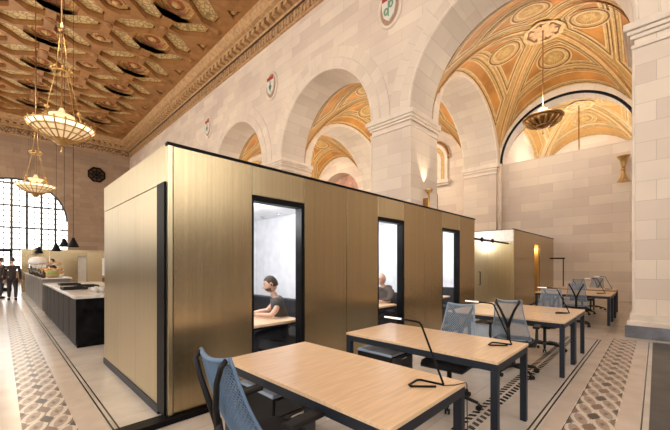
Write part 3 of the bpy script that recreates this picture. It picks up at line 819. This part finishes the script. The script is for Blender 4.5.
# lobby between the pods: white lined box, sliding glass door on a black rail
t = thing('sliding_glass_door', 'sliding glass door on a black top rail between the two brass pods', 'door', (0, 0, 0))
MB().box(8.47, 11.5, PYF+.10, PYF+.14, 2.15, 2.20).build('rail', 'black_metal', t)
gl = MB().box(8.9, 10.2, PYF+.15, PYF+.162, .03, 2.13).build('glass_leaf', 'glass', t)
for x in (9.15, 9.95): MB().tube([(x, PYF+.06, 2.175), (x, PYF+.10, 2.175)], .06, 14).build('roller', 'black_metal', t)
b = MB(); b.tube([(9.02, PYF+.12, .95), (9.02, PYF+.08, .95), (9.02, PYF+.08, 1.30), (9.02, PYF+.12, 1.30)], .014, 8); b.build('handle', 'black_metal', gl)
t = thing('lobby_screen', 'white back panel with a black framed opening, seen between the brass pods', 'screen', (0, 0, 0))
MB().box(8.52, 11.55, 5.2, 5.26, .003, 2.5).build('panel', 'white_wall', t)
b = MB(); b.box(9.2, 10.3, 5.12, 5.19, 2.0, 2.06); b.box(9.2, 9.26, 5.12, 5.19, .003, 2.0); b.box(10.24, 10.3, 5.12, 5.19, .003, 2.0); b.build('frame', 'black_metal', t)
light('POINT', 'lobby_fill', (10.6, 4.5, 2.25), 26, (1, .95, .88), .15)  # unseen light added to brighten the white fascia, no fixture there

# ------------------------------------------------------------------ desks
def desk(label, x0, w=.85, y0=.88, y1=2.48, group=None):
    t = thing('desk', label, 'desk', (x0, y0, 0), 0, group); l = y1-y0
    MB().box(0, w, 0, l, .716, .74).build('desktop', ['wood_top'], t, bevel=.003)
    b = MB(); b.box(.005, w-.005, .005, .045, .655, .714); b.box(.005, w-.005, l-.045, l-.005, .655, .714)
    b.box(.005, .045, .045, l-.045, .655, .714); b.box(w-.045, w-.005, .045, l-.045, .655, .714); b.build('frame', 'blue_metal', t, bevel=.002)
    for x in (.005, w-.06):
        for y in (.005, l-.06): MB().box(x, x+.055, y, y+.055, .003, .655).build('leg', 'blue_metal', t, bevel=.003)
    return t
d0 = desk('nearest oak desk with a dark steel frame, at the bottom of the photo', 1.26, group='oak desks in rows')
for lb, x, y in (('second oak desk, just behind the nearest desk and in front of the brass door', 2.71, 0),
              ('oak desk with a thin gap behind it, nearer half of the middle pair', 5.18, -.02), ('oak desk, farther half of the middle pair of joined desks', 6.05, -.02),
              ('far oak desk in front of the sandstone wall, nearer half of its pair', 10.35, -.08), ('oak desk in the last row, rear half of the pair by the stone wall', 11.22, -.08),
              ('farthest oak desk, alone behind the last pair, its end by the stone pier', 12.75, -.02)):
    dup(d0, (x, .88+y, 0), 0, lb, 'oak desks in rows')

t = thing('cable_strip', 'pale strip closing the gap between the two middle desks', 'strip', (0, 0, 0))
MB().box(6.031, 6.049, .86, 2.46, .70, .742).build('strip', 'pedestal_pale', t)
def pedestal(label, x, y, cab='black_plastic', top='pedestal_blue'):
    t = thing('drawer_pedestal', label, 'drawer unit', (x, y, 0), 0, 'drawer units under the desks')
    MB().box(0, .42, 0, .46, .03, .52).build('cabinet', cab, t, bevel=.008)
    MB().box(-.003, .423, -.003, .463, .521, .55).build('cushion_top', top, t, bevel=.01)
    for z0, z1 in ((.05, .25), (.26, .38), (.39, .51)):
        d = MB().box(.02, .40, -.015, -.001, z0, z1).build('drawer', 'grey_plastic' if cab == 'black_plastic' else cab, t, bevel=.003)
        MB().box(.15, .27, -.025, -.016, z1-.03, z1-.015).build('pull', 'chrome', d)
    for cx in (.05, .37):
        for cyy in (.05, .41): MB().lathe([(.02, 0.003), (.022, .03)], (cx, cyy, 0), 10).build('foot', 'black_plastic', t)
    return t
p0 = pedestal('drawer unit with a blue top under the nearest desk', 1.38, 1.98)
dup(p0, (2.86, 1.98, 0), 0, 'drawer unit with a pale blue top under the second desk'); pedestal('pale blue-grey drawer unit under the nearer desk of the middle pair', 5.42, 1.72, 'pedestal_pale', 'pedestal_pale')

def desk_lamp(label, x, y, rz=0, group='thin black desk lamps'):
    t = thing('desk_lamp', label, 'desk lamp', (x, y, .74), rz, group)
    MB().tube([(.0, .0, .008), (-.02, .15, .008), (-.04, .165, .008), (-.15, .155, .008), (-.165, .135, .008), (-.06, .02, .008)], .007, 8).build('base_loop', 'black_metal', t)
    MB().tube([(0, 0, .008), (.002, .01, .03), (.01, .16, .36), (.008, .175, .375), (0, .20, .38), (-.01, .30, .385)], .007, 8).build('stem', 'black_metal', t)
    MB().tube([(-.01, .30, .385), (-.025, .43, .388)], .0065, 8).build('light_head', 'led', t)
    return t
l0 = desk_lamp('thin black lamp with a triangular wire base on the nearest desk', 1.94, .95)
for lb, x, y, r in (('thin black lamp with a looped base on the second desk', 3.36, .97, 0), ('thin black lamp on the farther desk of the middle pair', 6.16, .96, 0),
                 ('black lamp on the nearer desk of the last pair', 11.0, .95, 0), ('black lamp on the farthest single desk near the stone pier', 13.1, .97, 0)):
    dup(l0, (x, y, .74), r, lb)
t = thing('power_cable', 'thin black cable hanging from the nearest desk lamp over the desk edge', 'cable', (0, 0, 0))
b = MB().tube([(1.94, .95, .7445), (2.0, .90, .7445), (2.09, .873, .744), (2.102, .871, .73), (2.103, .870, .55), (2.09, .86, .25), (2.06, .85, .006)], .003, 6)
b.build('cord', 'black_plastic', t)

# floor lamp
t = thing('floor_lamp', 'thin black floor lamp with a short sideways head by the far brass pod', 'floor lamp', (14.5, 2.45, 0))
MB().lathe([(.15, .003), (.15, .02), (.02, .03)], n=20).build('base', 'black_metal', t)
MB().tube([(0, 0, .02), (0, 0, 1.72)], .018, 8).build('pole', 'black_metal', t)
MB().box(-.05, .05, -.05, .42, 1.70, 1.75).build('head', 'black_metal', t, bevel=.008)

# ------------------------------------------------------------------ task chairs
def chair(label, loc, rz, meshmat, group):
    t = thing('task_chair', label, 'chair', loc, rz, group)
    for k in range(5):
        q = 2*PI*k/5+.3; c, s = math.cos(q), math.sin(q)
        lg = MB().tube([(.03*c, .03*s, .10), (.15*c, .15*s, .105), (.30*c, .30*s, .075)], [.03, .022, .016], 8).build('base_leg', 'black_plastic', t)
        b = MB()
        for sg in (-1, 1):
            ox, oy = -s*sg*.016, c*sg*.016
            b.tube([(.31*c+ox-s*.009*sg, .31*s+oy+c*.009*sg, .031), (.31*c+ox+s*.009*sg, .31*s+oy-c*.009*sg, .031)], .028, 12)
        b.tube([(.31*c, .31*s, .035), (.31*c, .31*s, .075)], .008, 6); b.build('caster', 'black_plastic', lg)
    MB().lathe([(.045, .08), (.045, .13), (.026, .14), (.026, .38), (.05, .39)], n=16).build('gas_column', 'black_plastic', t)
    MB().box(-.16, .12, -.11, .11, .375, .43).tube([(.0, -.1, .405), (.02, -.30, .40)], .009, 6).tube([(.02, -.28, .40), (.02, -.31, .40)], .02, 8).build('tilt_mechanism', 'black_plastic', t, bevel=.01)
    def seat(u, v):
        x = -.21+.46*u; y = (v-.5)*(.50-.06*abs(2*u-1)**3); e = 1-(abs(2*v-1)**4)
        return x, y, e
    b = MB()
    b.grid(lambda u, v: (seat(u, v)[0], seat(u, v)[1], .445+.045*(1-abs(2*v-1)**4)**.5*min(1, (1-u)*8)**.5*min(1, u*8)**.5-.025*max(0, u-.75)*4+.012*abs(2*v-1)), 14, 12)
    b.grid(lambda u, v: (seat(u, 1-v)[0], seat(u, 1-v)[1], .432+.0*u-.02*max(0, u-.75)*4), 14, 12)
    b.build('seat', 'seat_fabric', t)
    # web back: curved net
    def back(u, v):
        hw = .235-.085*u**1.5-.02*math.sin(PI*u); a = (2*v-1)
        x = -.205-.15*u-.05*u*u*(u < 2)+.055*a*a*(1-u*.5)-.035*math.sin(PI*u)+.02
        return (x, hw*a, .49+.55*u-.02*(1-a*a)*u)
    w = MB(); nu, nv = 20, 16
    for i in range(nu+nv+1):
        pts = []
        for j in range(29):
            s = j/28
            uu = s; vv = (i-nu*(1-s)*1.0)/nv
            if 0 <= vv <= 1: pts.append(back(uu, vv))
        if len(pts) > 1: w.tube(pts, .0038, 4)
        pts = []
        for j in range(29):
            s = j/28; vv = 1-(i-nu*(1-s)*1.0)/nv
            if 0 <= vv <= 1: pts.append(back(s, vv))
        if len(pts) > 1: w.tube(pts, .0032, 4)
    w.build('web_back', meshmat, t)
    rim = [back(0, v/10) for v in range(11)]+[back(u/12, 1) for u in range(1, 13)]+[back(1, 1-v/10) for v in range(1, 11)]+[back(1-u/12, 0) for u in range(1, 12)]
    MB().tube(rim, .009, 6, closed=True).build('web_rim', meshmat, t)
    top = MB().tube([back(1, v/10) for v in range(11)], .013, 8)
    top.build('top_rail', meshmat, t)
    f = MB(); f.tube([(-.12, 0, .39), (-.24, 0, .40), (-.31, 0, .48), (-.345, 0, .70)], [.035, .032, .026, .022], 10)
    for sg in (-1, 1):
        tx, ty, tz = back(1, .5+.44*sg)
        f.tube([(-.345, 0, .68), (-.37, sg*.03, .78), (-.395, sg*.085, .92), (tx-.035, ty, tz-.03), (tx-.005, ty, tz+.003)], [.020, .017, .015, .014, .014], 8)
        tb = back(0, .5+.42*sg); f.tube([(-.27, 0, .44), (tb[0]-.03, sg*.12, .46), tb], .013, 8)
    f.build('tower_frame', 'black_plastic', t)
    for sg in (-1, 1):
        ar = MB().tube([(-.10, sg*.12, .40), (-.08, sg*.27, .42), (-.06, sg*.285, .50), (-.04, sg*.285, .655)], [.018, .018, .02, .017], 8).build('arm_post', 'black_plastic', t)
        MB().box(-.13, .12, sg*.285-.04, sg*.285+.04, .655, .685).build('arm_pad', 'black_plastic', ar, bevel=.012)
    return t
G = 'mesh-backed task chairs at the desks'
ch = chair('blue mesh chair at the bottom edge, tucked under the nearest desk', (1.13, 1.63, 0), .04, 'mesh_blue', G)
for ob in list(COL.objects): pass
grey = chair('grey mesh chair facing us across the second desk', (3.42, 1.61, 0), PI+.08, 'mesh_grey', G)
for lb, x, y, r in (('grey mesh chair with its black fork seen from behind, drawn up to the middle desks', 4.99, 1.42, .10),
                    ('grey mesh chair on the far side of the middle pair of desks', 6.78, 1.42, PI-.1),
                    ('grey mesh chair with a black forked back, in front of the last desks', 9.95, 1.42, .15),
                    ('grey mesh chair turned sideways behind the last pair of desks', 12.42, 1.62, PI+.4),
                    ('dark mesh chair farthest back at the last single desk', 13.9, 1.5, PI-.2)):
    dup(grey, (x, y, 0), r, lb, G)

# ------------------------------------------------------------------ people
def skin_mesh(name, joints, edges, radii, m, parent, sub=2):
    me = bpy.data.meshes.new(name); me.from_pydata(joints, edges, []); o = bpy.data.objects.new(name, me); COL.objects.link(o)
    md = o.modifiers.new('skin', 'SKIN'); md.use_smooth_shade = True
    for k, r in enumerate(radii):
        sv = me.skin_vertices[0].data[k]; sv.radius = (r, r) if not isinstance(r, tuple) else r
        sv.use_root = (k == 0)
    s = o.modifiers.new('sub', 'SUBSURF'); s.levels = sub; s.render_levels = sub
    bpy.context.view_layer.update()
    m2 = bpy.data.meshes.new_from_object(o.evaluated_get(bpy.context.evaluated_depsgraph_get()))
    bpy.data.objects.remove(o); m2.name = name; m2.materials.clear(); m2.materials.append(M[m])
    for p in m2.polygons: p.use_smooth = True
    r = bpy.data.objects.new(name, m2); COL.objects.link(r); r.parent = parent; return r
def head_mb(c, yaw, pitch=0, s=1.0):
    """head mesh facing +X in its own frame"""
    mt = Matrix.Translation(c) @ Matrix.Rotation(yaw, 4, 'Z') @ Matrix.Rotation(pitch, 4, 'Y')
    b = MB()
    def f(u, v):
        th = PI*u; ph = 2*PI*v
        x = math.sin(th)*math.cos(ph); y = math.sin(th)*math.sin(ph); z = math.cos(th)
        X = x*.098; Y = y*.076; Z = z*.122
        if z < 0: X *= 1-.12*z*z; Y *= 1-.38*z*z
        if z < -.2 and x > 0: X += .012*(-z)
        fr = max(0, x)
        nose = math.exp(-((z+.12)/.16)**2-(y/.16)**2)*.030*fr+math.exp(-((z+.25)/.08)**2-(y/.2)**2)*.010*fr
        eye = (math.exp(-((z-.06)/.11)**2-((abs(y)-.36)/.16)**2))*-.010*fr
        brow = math.exp(-((z-.20)/.08)**2-(y/.5)**2)*.005*fr
        lip = math.exp(-((z+.48)/.05)**2-(y/.22)**2)*.007*fr+math.exp(-((z+.60)/.05)**2-(y/.2)**2)*.006*fr+math.exp(-((z+.82)/.12)**2-(y/.3)**2)*.012*fr
        X += nose+eye+brow+lip
        return mt @ Vector((X*s, Y*s, Z*s))
    b.grid(f, 36, 48)
    for sg in (-1, 1):
        ear = [mt @ Vector(((-.005+.018*math.cos(a))*s, sg*(.078+.006*math.sin(a))*s, (-.005+.032*math.sin(a))*s)) for a in [2*PI*k/10 for k in range(10)]]
        b.tube(ear, .008*s, 6, closed=True)
    return b, mt
def hair_mb(mt, s=1.0, full=True):
    b = MB()
    def f(u, v):
        ph = 2*PI*v; lim = 1.75 if abs(((ph+PI) % (2*PI))-PI) > 1.25 else 1.02
        d = abs(((ph+PI) % (2*PI))-PI); lim = 1.0+.85*min(1, max(0, (d-.9)/.8))
        th = u*lim
        k = 1.10+.02*math.sin(9*ph)*math.sin(5*th)
        return mt @ Vector((math.sin(th)*math.cos(ph)*.098*s*k-.004, math.sin(th)*math.sin(ph)*.076*s*k, math.cos(th)*.122*s*1.10))
    b.grid(f, 12, 36); return b
def hand(b_parent, wrist, dirv, up, s=1.0, m='skin'):
    """palm with five bent fingers"""
    d = Vector(dirv).normalized(); n = Vector(up).normalized(); w = d.cross(n).normalized(); W0 = Vector(wrist)
    J = []; E = []; Rr = []
    def add(p, r): J.append(tuple(p)); Rr.append(r*s); return len(J)-1
    a = add(W0, .024); p = add(W0+d*.045*s, (.030)); E.append((a, p))
    for k, (o, L) in enumerate(((-.033, .062), (-.011, .074), (.011, .080), (.033, .070))):
        q1 = add(W0+d*.085*s+w*o*s, .011); q2 = add(W0+d*(.085+L*.5)*s+w*o*1.1*s+n*.004*s, .0095); q3 = add(W0+d*(.085+L)*s+w*o*1.1*s-n*.014*s, .008)
        E.extend([(p, q1), (q1, q2), (q2, q3)])
    t1 = add(W0+d*.03*s+w*.034*s, .012); t2 = add(W0+d*.075*s+w*.058*s-n*.006*s, .0095); E.extend([(a, t1), (t1, t2)])
    return skin_mesh('hand', J, E, Rr, m, b_parent, 1)

def seated(label, loc, rz, shirt, haircol, bald=False, scale=1.0, long_sleeve=False, head_yaw=0, group=None):
    t = thing('person', label, 'person', loc, rz, group)
    J = [(0, 0, .50), (.02, 0, .66), (.07, 0, .82), (.12, 0, .965), (.15, 0, 1.035), (.17, 0, 1.10)]
    Rr = [(.11, .09), (.09, .075), (.095, .08), (.085, .07), (.055, .055), (.052, .052)]
    E = [(0, 1), (1, 2), (2, 3), (3, 4), (4, 5)]
    def add(p, r, fr): J.append(p); Rr.append((r, r)); E.append((fr, len(J)-1)); return len(J)-1
    for sg in (-1, 1):
        a = add((.11, sg*.165, .945), .040, 3); b_ = add((.15, sg*.245, .86), .046, a); c = add((.22, sg*.26, .785), .040, b_)
        d = add((.36, sg*.17, .785), .034, c); e = add((.44, sg*.09, .782), .026, d)
        h = add((.06, sg*.10, .50), .06, 0); k = add((.42, sg*.13, .49), .045, h); k2 = add((.44, sg*.13, .30), .04, k); f = add((.44, sg*.13, .09), .04, k2); g = add((.54, sg*.14, .05), .035, f)
    skin_mesh('body', J, E, Rr, 'skin', t)
    J2 = [(0, 0, .51), (.02, 0, .66), (.07, 0, .82), (.115, 0, .955), (.135, 0, 1.01)]
    R2 = [(.165, .135), (.155, .13), (.172, .14), (.145, .115), (.08, .075)]; E2 = [(0, 1), (1, 2), (2, 3), (3, 4)]
    for sg in (-1, 1):
        i = len(J2); J2 += [(.11, sg*.175, .955), (.142, sg*.225, .885)]; R2 += [(.088, .088), (.068, .068)]; E2 += [(3, i), (i, i+1)]
        if long_sleeve:
            J2 += [(.22, sg*.26, .795), (.41, sg*.11, .79)]; R2 += [(.052, .052), (.038, .038)]; E2 += [(i+1, i+2), (i+2, i+3)]
    skin_mesh('shirt', J2, E2, R2, shirt, t)
    J3 = [(0, 0, .51)]; R3 = [(.16, .13)]; E3 = []
    for sg in (-1, 1):
        i = len(J3); J3 += [(.08, sg*.10, .50), (.42, sg*.13, .49), (.44, sg*.13, .30), (.44, sg*.13, .12)]; R3 += [(.095, .095), (.072, .072), (.062, .062), (.053, .053)]
        E3 += [(0, i), (i, i+1), (i+1, i+2), (i+2, i+3)]
    skin_mesh('trousers', J3, E3, R3, 'trousers', t)
    hb, mt = head_mb(Vector((.205, 0, 1.205)), head_yaw, .22)
    hd = hb.build('head', 'skin', t)
    eb = MB()
    for sg in (-1, 1):
        eb.tube([mt @ Vector((.093-.006*k, sg*(.014+.014*k), .030+.003*min(k, 1))) for k in range(3)], .0045, 5)
        eb.lathe([(.001, -.006), (.008, 0), (.001, .006)], tuple(mt @ Vector((.083, sg*.029, .008))), 8)
    eb.build('brows_and_eyes', 'hair', hd)
    if long_sleeve:
        MB().tube([(.10+.085*math.cos(q), .115*math.sin(q), 1.02-.02*math.cos(q)) for q in [2*PI*k/16 for k in range(16)]], .038, 8, closed=True).build('hood', shirt, t)
    if not bald:
        hair_mb(mt).build('hair', 'hair', t)
        bd = MB()
        def f(u, v):
            ph = (v-.5)*2.9; zz = -.045-.062*u; k = 1.03+.0*u; w = math.sqrt(max(.05, 1-(zz/.122)**2))
            dd = 1-.12*(zz/.122)**2; d2 = 1-.38*(zz/.122)**2
            return mt @ Vector((math.cos(ph)*.098*w*dd*k+.008*math.cos(ph), math.sin(ph)*.076*w*d2*k*1.02, zz))
        bd.grid(f, 6, 18); bd.build('beard', 'beard', hd)
    for sg in (-1, 1): hand(t, (.44, sg*.09, .782), (.9, -sg*.45, -.03), (0, 0, 1))
    for sg in (-1, 1): MB().box(.39, .62, sg*.13-.045, sg*.13+.045, .003, .09).build('shoe', 'black_plastic', t, bevel=.02)
    return t
seated('seated dark-haired person in a black t-shirt, forearms on the table', (2.98, 3.98, 0), PI-.50, 'tshirt', 'hair', head_yaw=.0)
seated('seated bald person in a dark hooded top, seen through the middle door', (5.58, 3.90, 0), PI-.3, 'hoodie', 'hair', bald=True, long_sleeve=True, head_yaw=.2)
t = thing('paper_cup', 'white paper cup on the table before the dark-haired seated person', 'cup', (2.32, 3.86, .741))
MB().lathe([(.028, 0), (.036, .085)], n=16).build('cup', 'white_cup', t); MB().lathe([(.039, .085), (.038, .098), (.001, .099)], n=16).build('lid', 'white_cup', t)

def standing(label, loc, rz, coat, s=1.0, bald=False, arms='down'):
    t = thing('person', label, 'person', loc, rz)
    J = [(0, 0, .95), (0, 0, 1.12), (.01, 0, 1.30), (.01, 0, 1.42), (.02, 0, 1.50), (.03, 0, 1.57)]
    Rr = [(.11, .08), (.09, .07), (.10, .075), (.085, .065), (.055, .055), (.05, .05)]; E = [(0, 1), (1, 2), (2, 3), (3, 4), (4, 5)]
    def chain(fr, pts):
        for p, r in pts: J.append(p); Rr.append((r, r)); E.append((fr, len(J)-1)); fr = len(J)-1
    ends = []
    for sg in (-1, 1):
        if arms == 'down': pts = [((.01, sg*.18, 1.39), .038), ((.0, sg*.24, 1.12), .034), ((.08, sg*.25, .86), .028)]
        else: pts = [((.01, sg*.18, 1.39), .038), ((.06, sg*.25, 1.14), .034), ((.30, sg*.14, 1.08), .028)]
        chain(3, pts); ends.append((pts[-1][0], sg))
        chain(0, [((.0, sg*.09, .88), .085), ((.06*sg, sg*.10, .48), .055), ((.10*sg-.04, sg*.10, .08), .036), ((.10*sg+.10, sg*.11, .04), .033)])
    skin_mesh('body', J, E, Rr, 'skin', t)
    J2 = [(0, 0, .80), (0, 0, .98), (0, 0, 1.12), (.01, 0, 1.30), (.01, 0, 1.42), (.015, 0, 1.47)]; R2 = [(.17, .14), (.17, .13), (.16, .125), (.18, .135), (.14, .11), (.07, .07)]
    E2 = [(k, k+1) for k in range(5)]
    for sg in (-1, 1):
        i = len(J2); e = ends[0 if sg < 0 else 1][0]
        mid = (.0, sg*.24, 1.12) if arms == 'down' else (.06, sg*.25, 1.14)
        J2 += [(.01, sg*.19, 1.40), mid, (e[0]*.92, e[1], e[2]*.98+.02)]; R2 += [(.07, .07), (.058, .058), (.042, .042)]; E2 += [(4, i), (i, i+1), (i+1, i+2)]
    skin_mesh('jacket', J2, E2, R2, coat, t)
    J3 = [(0, 0, .93)]; R3 = [(.15, .12)]; E3 = []
    for sg in (-1, 1):
        i = len(J3); J3 += [(.0, sg*.09, .86), (.06*sg, sg*.10, .48), (.10*sg-.04, sg*.10, .10)]; R3 += [(.10, .10), (.072, .072), (.055, .055)]
        E3 += [(0, i), (i, i+1), (i+1, i+2)]
    skin_mesh('trousers', J3, E3, R3, 'trousers', t)
    hb, mt = head_mb(Vector((.05, 0, 1.68)), 0, .05); hb.build('head', 'skin', t); hair_mb(mt).build('hair', 'hair', t)
    for e, sg in ends: hand(t, e, (.3, 0, -.95) if arms == 'down' else (.95, -sg*.2, 0), (1, 0, .2) if arms == 'down' else (0, 0, 1))
    for sg in (-1, 1): MB().box(.10*sg-.09, .10*sg+.17, sg*.105-.045, sg*.105+.045, .003, .09).build('shoe', 'black_plastic', t, bevel=.02)
    return t
standing('standing person in a dark brown jacket at the left edge of the photo', (.38, 19.4, 0), PI*.5, 'coat_dark')
standing('second dark-clothed person at the left edge, partly behind the first', (.02, 20.6, 0), PI*.3, 'tshirt')

# ------------------------------------------------------------------ cafe
t = thing('marble_island', 'black marble counter island with a pale worktop beside the brass pod', 'counter', (0, 0, 0))
MB().box(.97, 2.3, 7.4, 13.3, .003, .88).build('body', 'marble_dark', t, bevel=.004)
for k in range(7): MB().box(.955, .969, 7.42+k*.84, 7.42+k*.84+.80, .06, .86).build('side_panel', 'marble_dark', t, bevel=.003)
MB().box(.93, 2.33, 7.36, 13.34, .881, .93).build('worktop', 'marble_white', t, bevel=.004)
t = thing('cafe_counter', 'steel-fronted cafe counter crowded with food, beyond the marble island', 'counter', (0, 0, 0))
MB().box(.97, 1.65, 14.0, 24.5, .003, 1.02).build('body', 'steel_counter', t, bevel=.004)
for k in range(8): MB().box(.955, .969, 14.05+k*1.3, 14.05+k*1.3+1.2, .10, .98).build('front_panel', 'steel_counter', t, bevel=.003)
MB().box(.93, 1.7, 13.96, 24.6, 1.021, 1.06).build('worktop', 'marble_white', t, bevel=.003)
t = thing('high_table', 'dark high table with a wooden ledge behind the marble island', 'table', (0, 0, 0))
MB().box(2.7, 5.2, 14.0, 14.9, 1.0, 1.05).build('table_top', 'wood_edge', t)
for x in (2.75, 5.1):
    for y in (14.05, 14.8): MB().box(x, x+.06, y, y+.06, .003, 1.0).build('leg', 'black_metal', t)
# trays, cakes and glasses on the island and counter
rr = random.Random(3)
def low_tray(x, y, lb, z=.931):
    t = thing('black_tray', lb, 'tray', (x, y, z), 0, 'black trays on the marble island')
    MB().box(-.22, .22, -.28, .28, 0, .015).build('tray_base', 'black_plastic', t)
    MB().box(-.22, .22, -.28, -.26, .015, .05).box(-.22, .22, .26, .28, .015, .05).box(-.22, -.2, -.26, .26, .015, .05).box(.2, .22, -.26, .26, .015, .05).build('rim', 'black_plastic', t)
low_tray(1.35, 11.6, 'black tray near the far end of the marble island'); low_tray(1.55, 10.4, 'black tray at the middle of the marble island'); low_tray(1.2, 9.6, 'black tray nearest to the edge of the marble island')
gm = MB().lathe([(.03, 0), (.035, .10), (.033, .10), (.028, .005)], n=12).build('drinking_glass', 'marble_white', None, (1.5, 8.2, .931))
tag(gm, 'short tumbler in the cluster on the near end of the marble island', 'glass', 'tumblers on the marble island')
for k in range(17):
    c = gm.copy(); COL.objects.link(c); c.location = (1.35+.11*(k % 6), 8.05+.14*(k//6)+(.0), .931)
    if k == 7: c.location.y += .45
loaf = MB().lathe([(.001, 0), (.14, .01), (.17, .08), (.13, .17), (.001, .2)], n=16)
bk = MB().lathe([(.13, 0), (.19, .10), (.185, .10), (.12, .01)], n=16)
for k in range(7):
    t = thing('food_bowl', ('golden loaves' if k % 3 else 'green salad')+' heaped in a bowl on the cafe counter, '+('nearest its end', 'second from its near end', 'third from its near end', 'fourth, at the middle', 'fifth from its near end', 'sixth, toward the coffee machine', 'closest to the coffee machine')[k], 'food bowl', (1.25+.2*(k % 2), 14.5+k*.75, 1.061), 0,
              ('bread bowls on the cafe counter' if k % 3 else 'salad bowls on the cafe counter'))
    bk.build('bowl', 'white_cup' if k % 2 else 'wood_edge', t); loaf.build('food', 'bread' if k % 3 else 'salad', t, (0, 0, .03))
jr = MB().lathe([(.05, 0), (.06, .02), (.06, .16), (.025, .20), (.025, .24), (.001, .245)], n=12)
j0 = tag(jr.build('bottle', 'bottle_dark', None, (.995, 14.2, 1.061)), 'dark bottle standing among the food on the cafe counter', 'bottle', 'dark bottles on the cafe counter')
for k in range(13):
    c = j0.copy(); COL.objects.link(c); c.location = ((1.02+.5*(k % 2), 19.95+.19*(k-7), 1.061) if k > 6 else (.995, 15.25+.75*k, 1.061)); c.scale = (1, 1, .8+.7*rr.random())
for k in range(4):
    t = thing('cake_stand', 'tiered cake stand with golden pastries on the cafe counter, '+('nearest the marble island', 'second from the marble island', 'third from the marble island', 'nearest the coffee machine')[k], 'cake stand', (1.42-.1*(k % 2), 14.88+k*1.5, 1.061), 0, 'cake stands on the cafe counter')
    MB().lathe([(.09, 0), (.09, .01), (.015, .02), (.015, .22), (.17, .23), (.17, .245), (.012, .25), (.012, .42), (.12, .43), (.12, .44), (.001, .445)], n=16).build('stand', 'chrome', t)
    b = MB()
    for q in range(7): b.lathe([(.001, 0), (.04, .01), (.045, .035), (.001, .06)], (.11*math.cos(q*.9), .11*math.sin(q*.9), .247), 8)
    for q in range(4): b.lathe([(.001, 0), (.04, .01), (.045, .035), (.001, .06)], (.065*math.cos(q*1.57), .065*math.sin(q*1.57), .446), 8)
    b.build('pastries', 'bread', t)
t = thing('coffee_machine', 'white domed coffee machine on the cafe counter', 'coffee machine', (1.32, 21.8, 1.061))
MB().box(-.3, .3, -.4, .4, .05, .45).build('body', 'chrome', t, bevel=.03)
MB().lathe([(.36, .46), (.36, .6), (.30, .74), (.15, .80), (.001, .82)], n=20).build('dome', 'white_cup', t)
MB().box(-.36, -.3, -.3, .3, .2, .26).build('group_head', 'black_metal', t); MB().box(-.3, .3, -.35, .35, 0, .05).build('foot', 'black_plastic', t)
standing('barista in a black shirt leaning over the cafe counter', (2.03, 23.2, 0), PI*.95, 'coat_dark', arms='fwd')
# brass back wall with serving hatch
t = thing('brass_back_wall', 'low brass partition across the hall behind the cafe', 'partition', (0, 0, 0))
for k, (a, c) in enumerate(((.84, 2.0), (2.01, 3.3), (4.0, 5.4), (5.41, 7.0), (7.01, 8.8))): MB().box(a, c, 24.9, 25.0, .003, 2.36).build('brass_panel', 'brass', t)
MB().box(3.31, 3.99, 24.9, 25.0, 2.0, 2.36).build('header_panel', 'brass', t)
MB().box(3.31, 3.99, 25.3, 25.35, .003, 2.0).build('pale_panel', 'white_wall', t)
t = thing('window_post_frame', 'dark framed glazed screen at the left edge beyond the cafe', 'screen', (0, 0, 0))
b = MB()
for x in (-1.2, -.4, .4): b.box(x, x+.08, 26.0, 26.08, .003, 2.3)
b.box(-1.2, .48, 26, 26.08, 2.22, 2.3); b.box(-1.2, .48, 26, 26.08, 1.0, 1.05); b.box(-1.2, .48, 26, 26.08, .003, .2); b.build('frame', 'black_metal', t)
# low partition and doorway on the island's far side, right of the pendants
t = thing('brass_booth', 'brass booth with a pale doorway behind the marble island', 'booth', (0, 0, 0))
for a, c in ((3.15, 3.8), (4.3, 6.2)): MB().box(a, c, 21.0, 21.1, .003, 2.12).build('brass_panel', 'brass', t)
MB().box(3.81, 4.29, 21.02, 21.08, .9, 1.85).build('pale_door', 'white_wall', t)
MB().box(3.81, 4.29, 21.0, 21.1, 1.86, 2.12).build('header_panel', 'brass', t)
# pendants
def cone(label, x, y, z, s=1.0, group='black cone pendants over the cafe counter', hang=2.0):
    t = thing('cone_pendant', label, 'pendant lamp', (x, y, z), 0, group)
    MB().lathe([(.04*s, .34*s), (.05*s, .30*s), (.17*s, .03*s), (.175*s, 0), (.16*s, .01*s), (.03*s, .3*s)], n=20).build('shade', 'black_metal', t)
    MB().tube([(0, 0, .33*s), (0, 0, hang)], .005, 6).build('cable', 'black_metal', t)
    MB().lathe([(.001, .04*s), (.05*s, .06*s), (.001, .11*s)], n=10).build('bulb', 'lamp_white', t)
    return t
cone('black cone pendant, right one of the large three over the island', 1.5, 12.1, 2.0, .80, hang=HC-1.85)
cone('black cone pendant, middle one of the large three', 1.5, 14.0, 2.08, .82, hang=HC-1.93); cone('black cone pendant, left one of the large three', 1.5, 16.2, 2.0, .88, hang=HC-1.85)
pc = cone('small black cone pendant in the distant row of six', 1.5, 24, 2.1, 1.1, 'distant black cone pendants', HC-1.93)
for k in range(5): dup(pc, (1.5, 25.8+k*1.8, 2.1), 0, 'small black cone pendant in the distant row of six', 'distant black cone pendants')
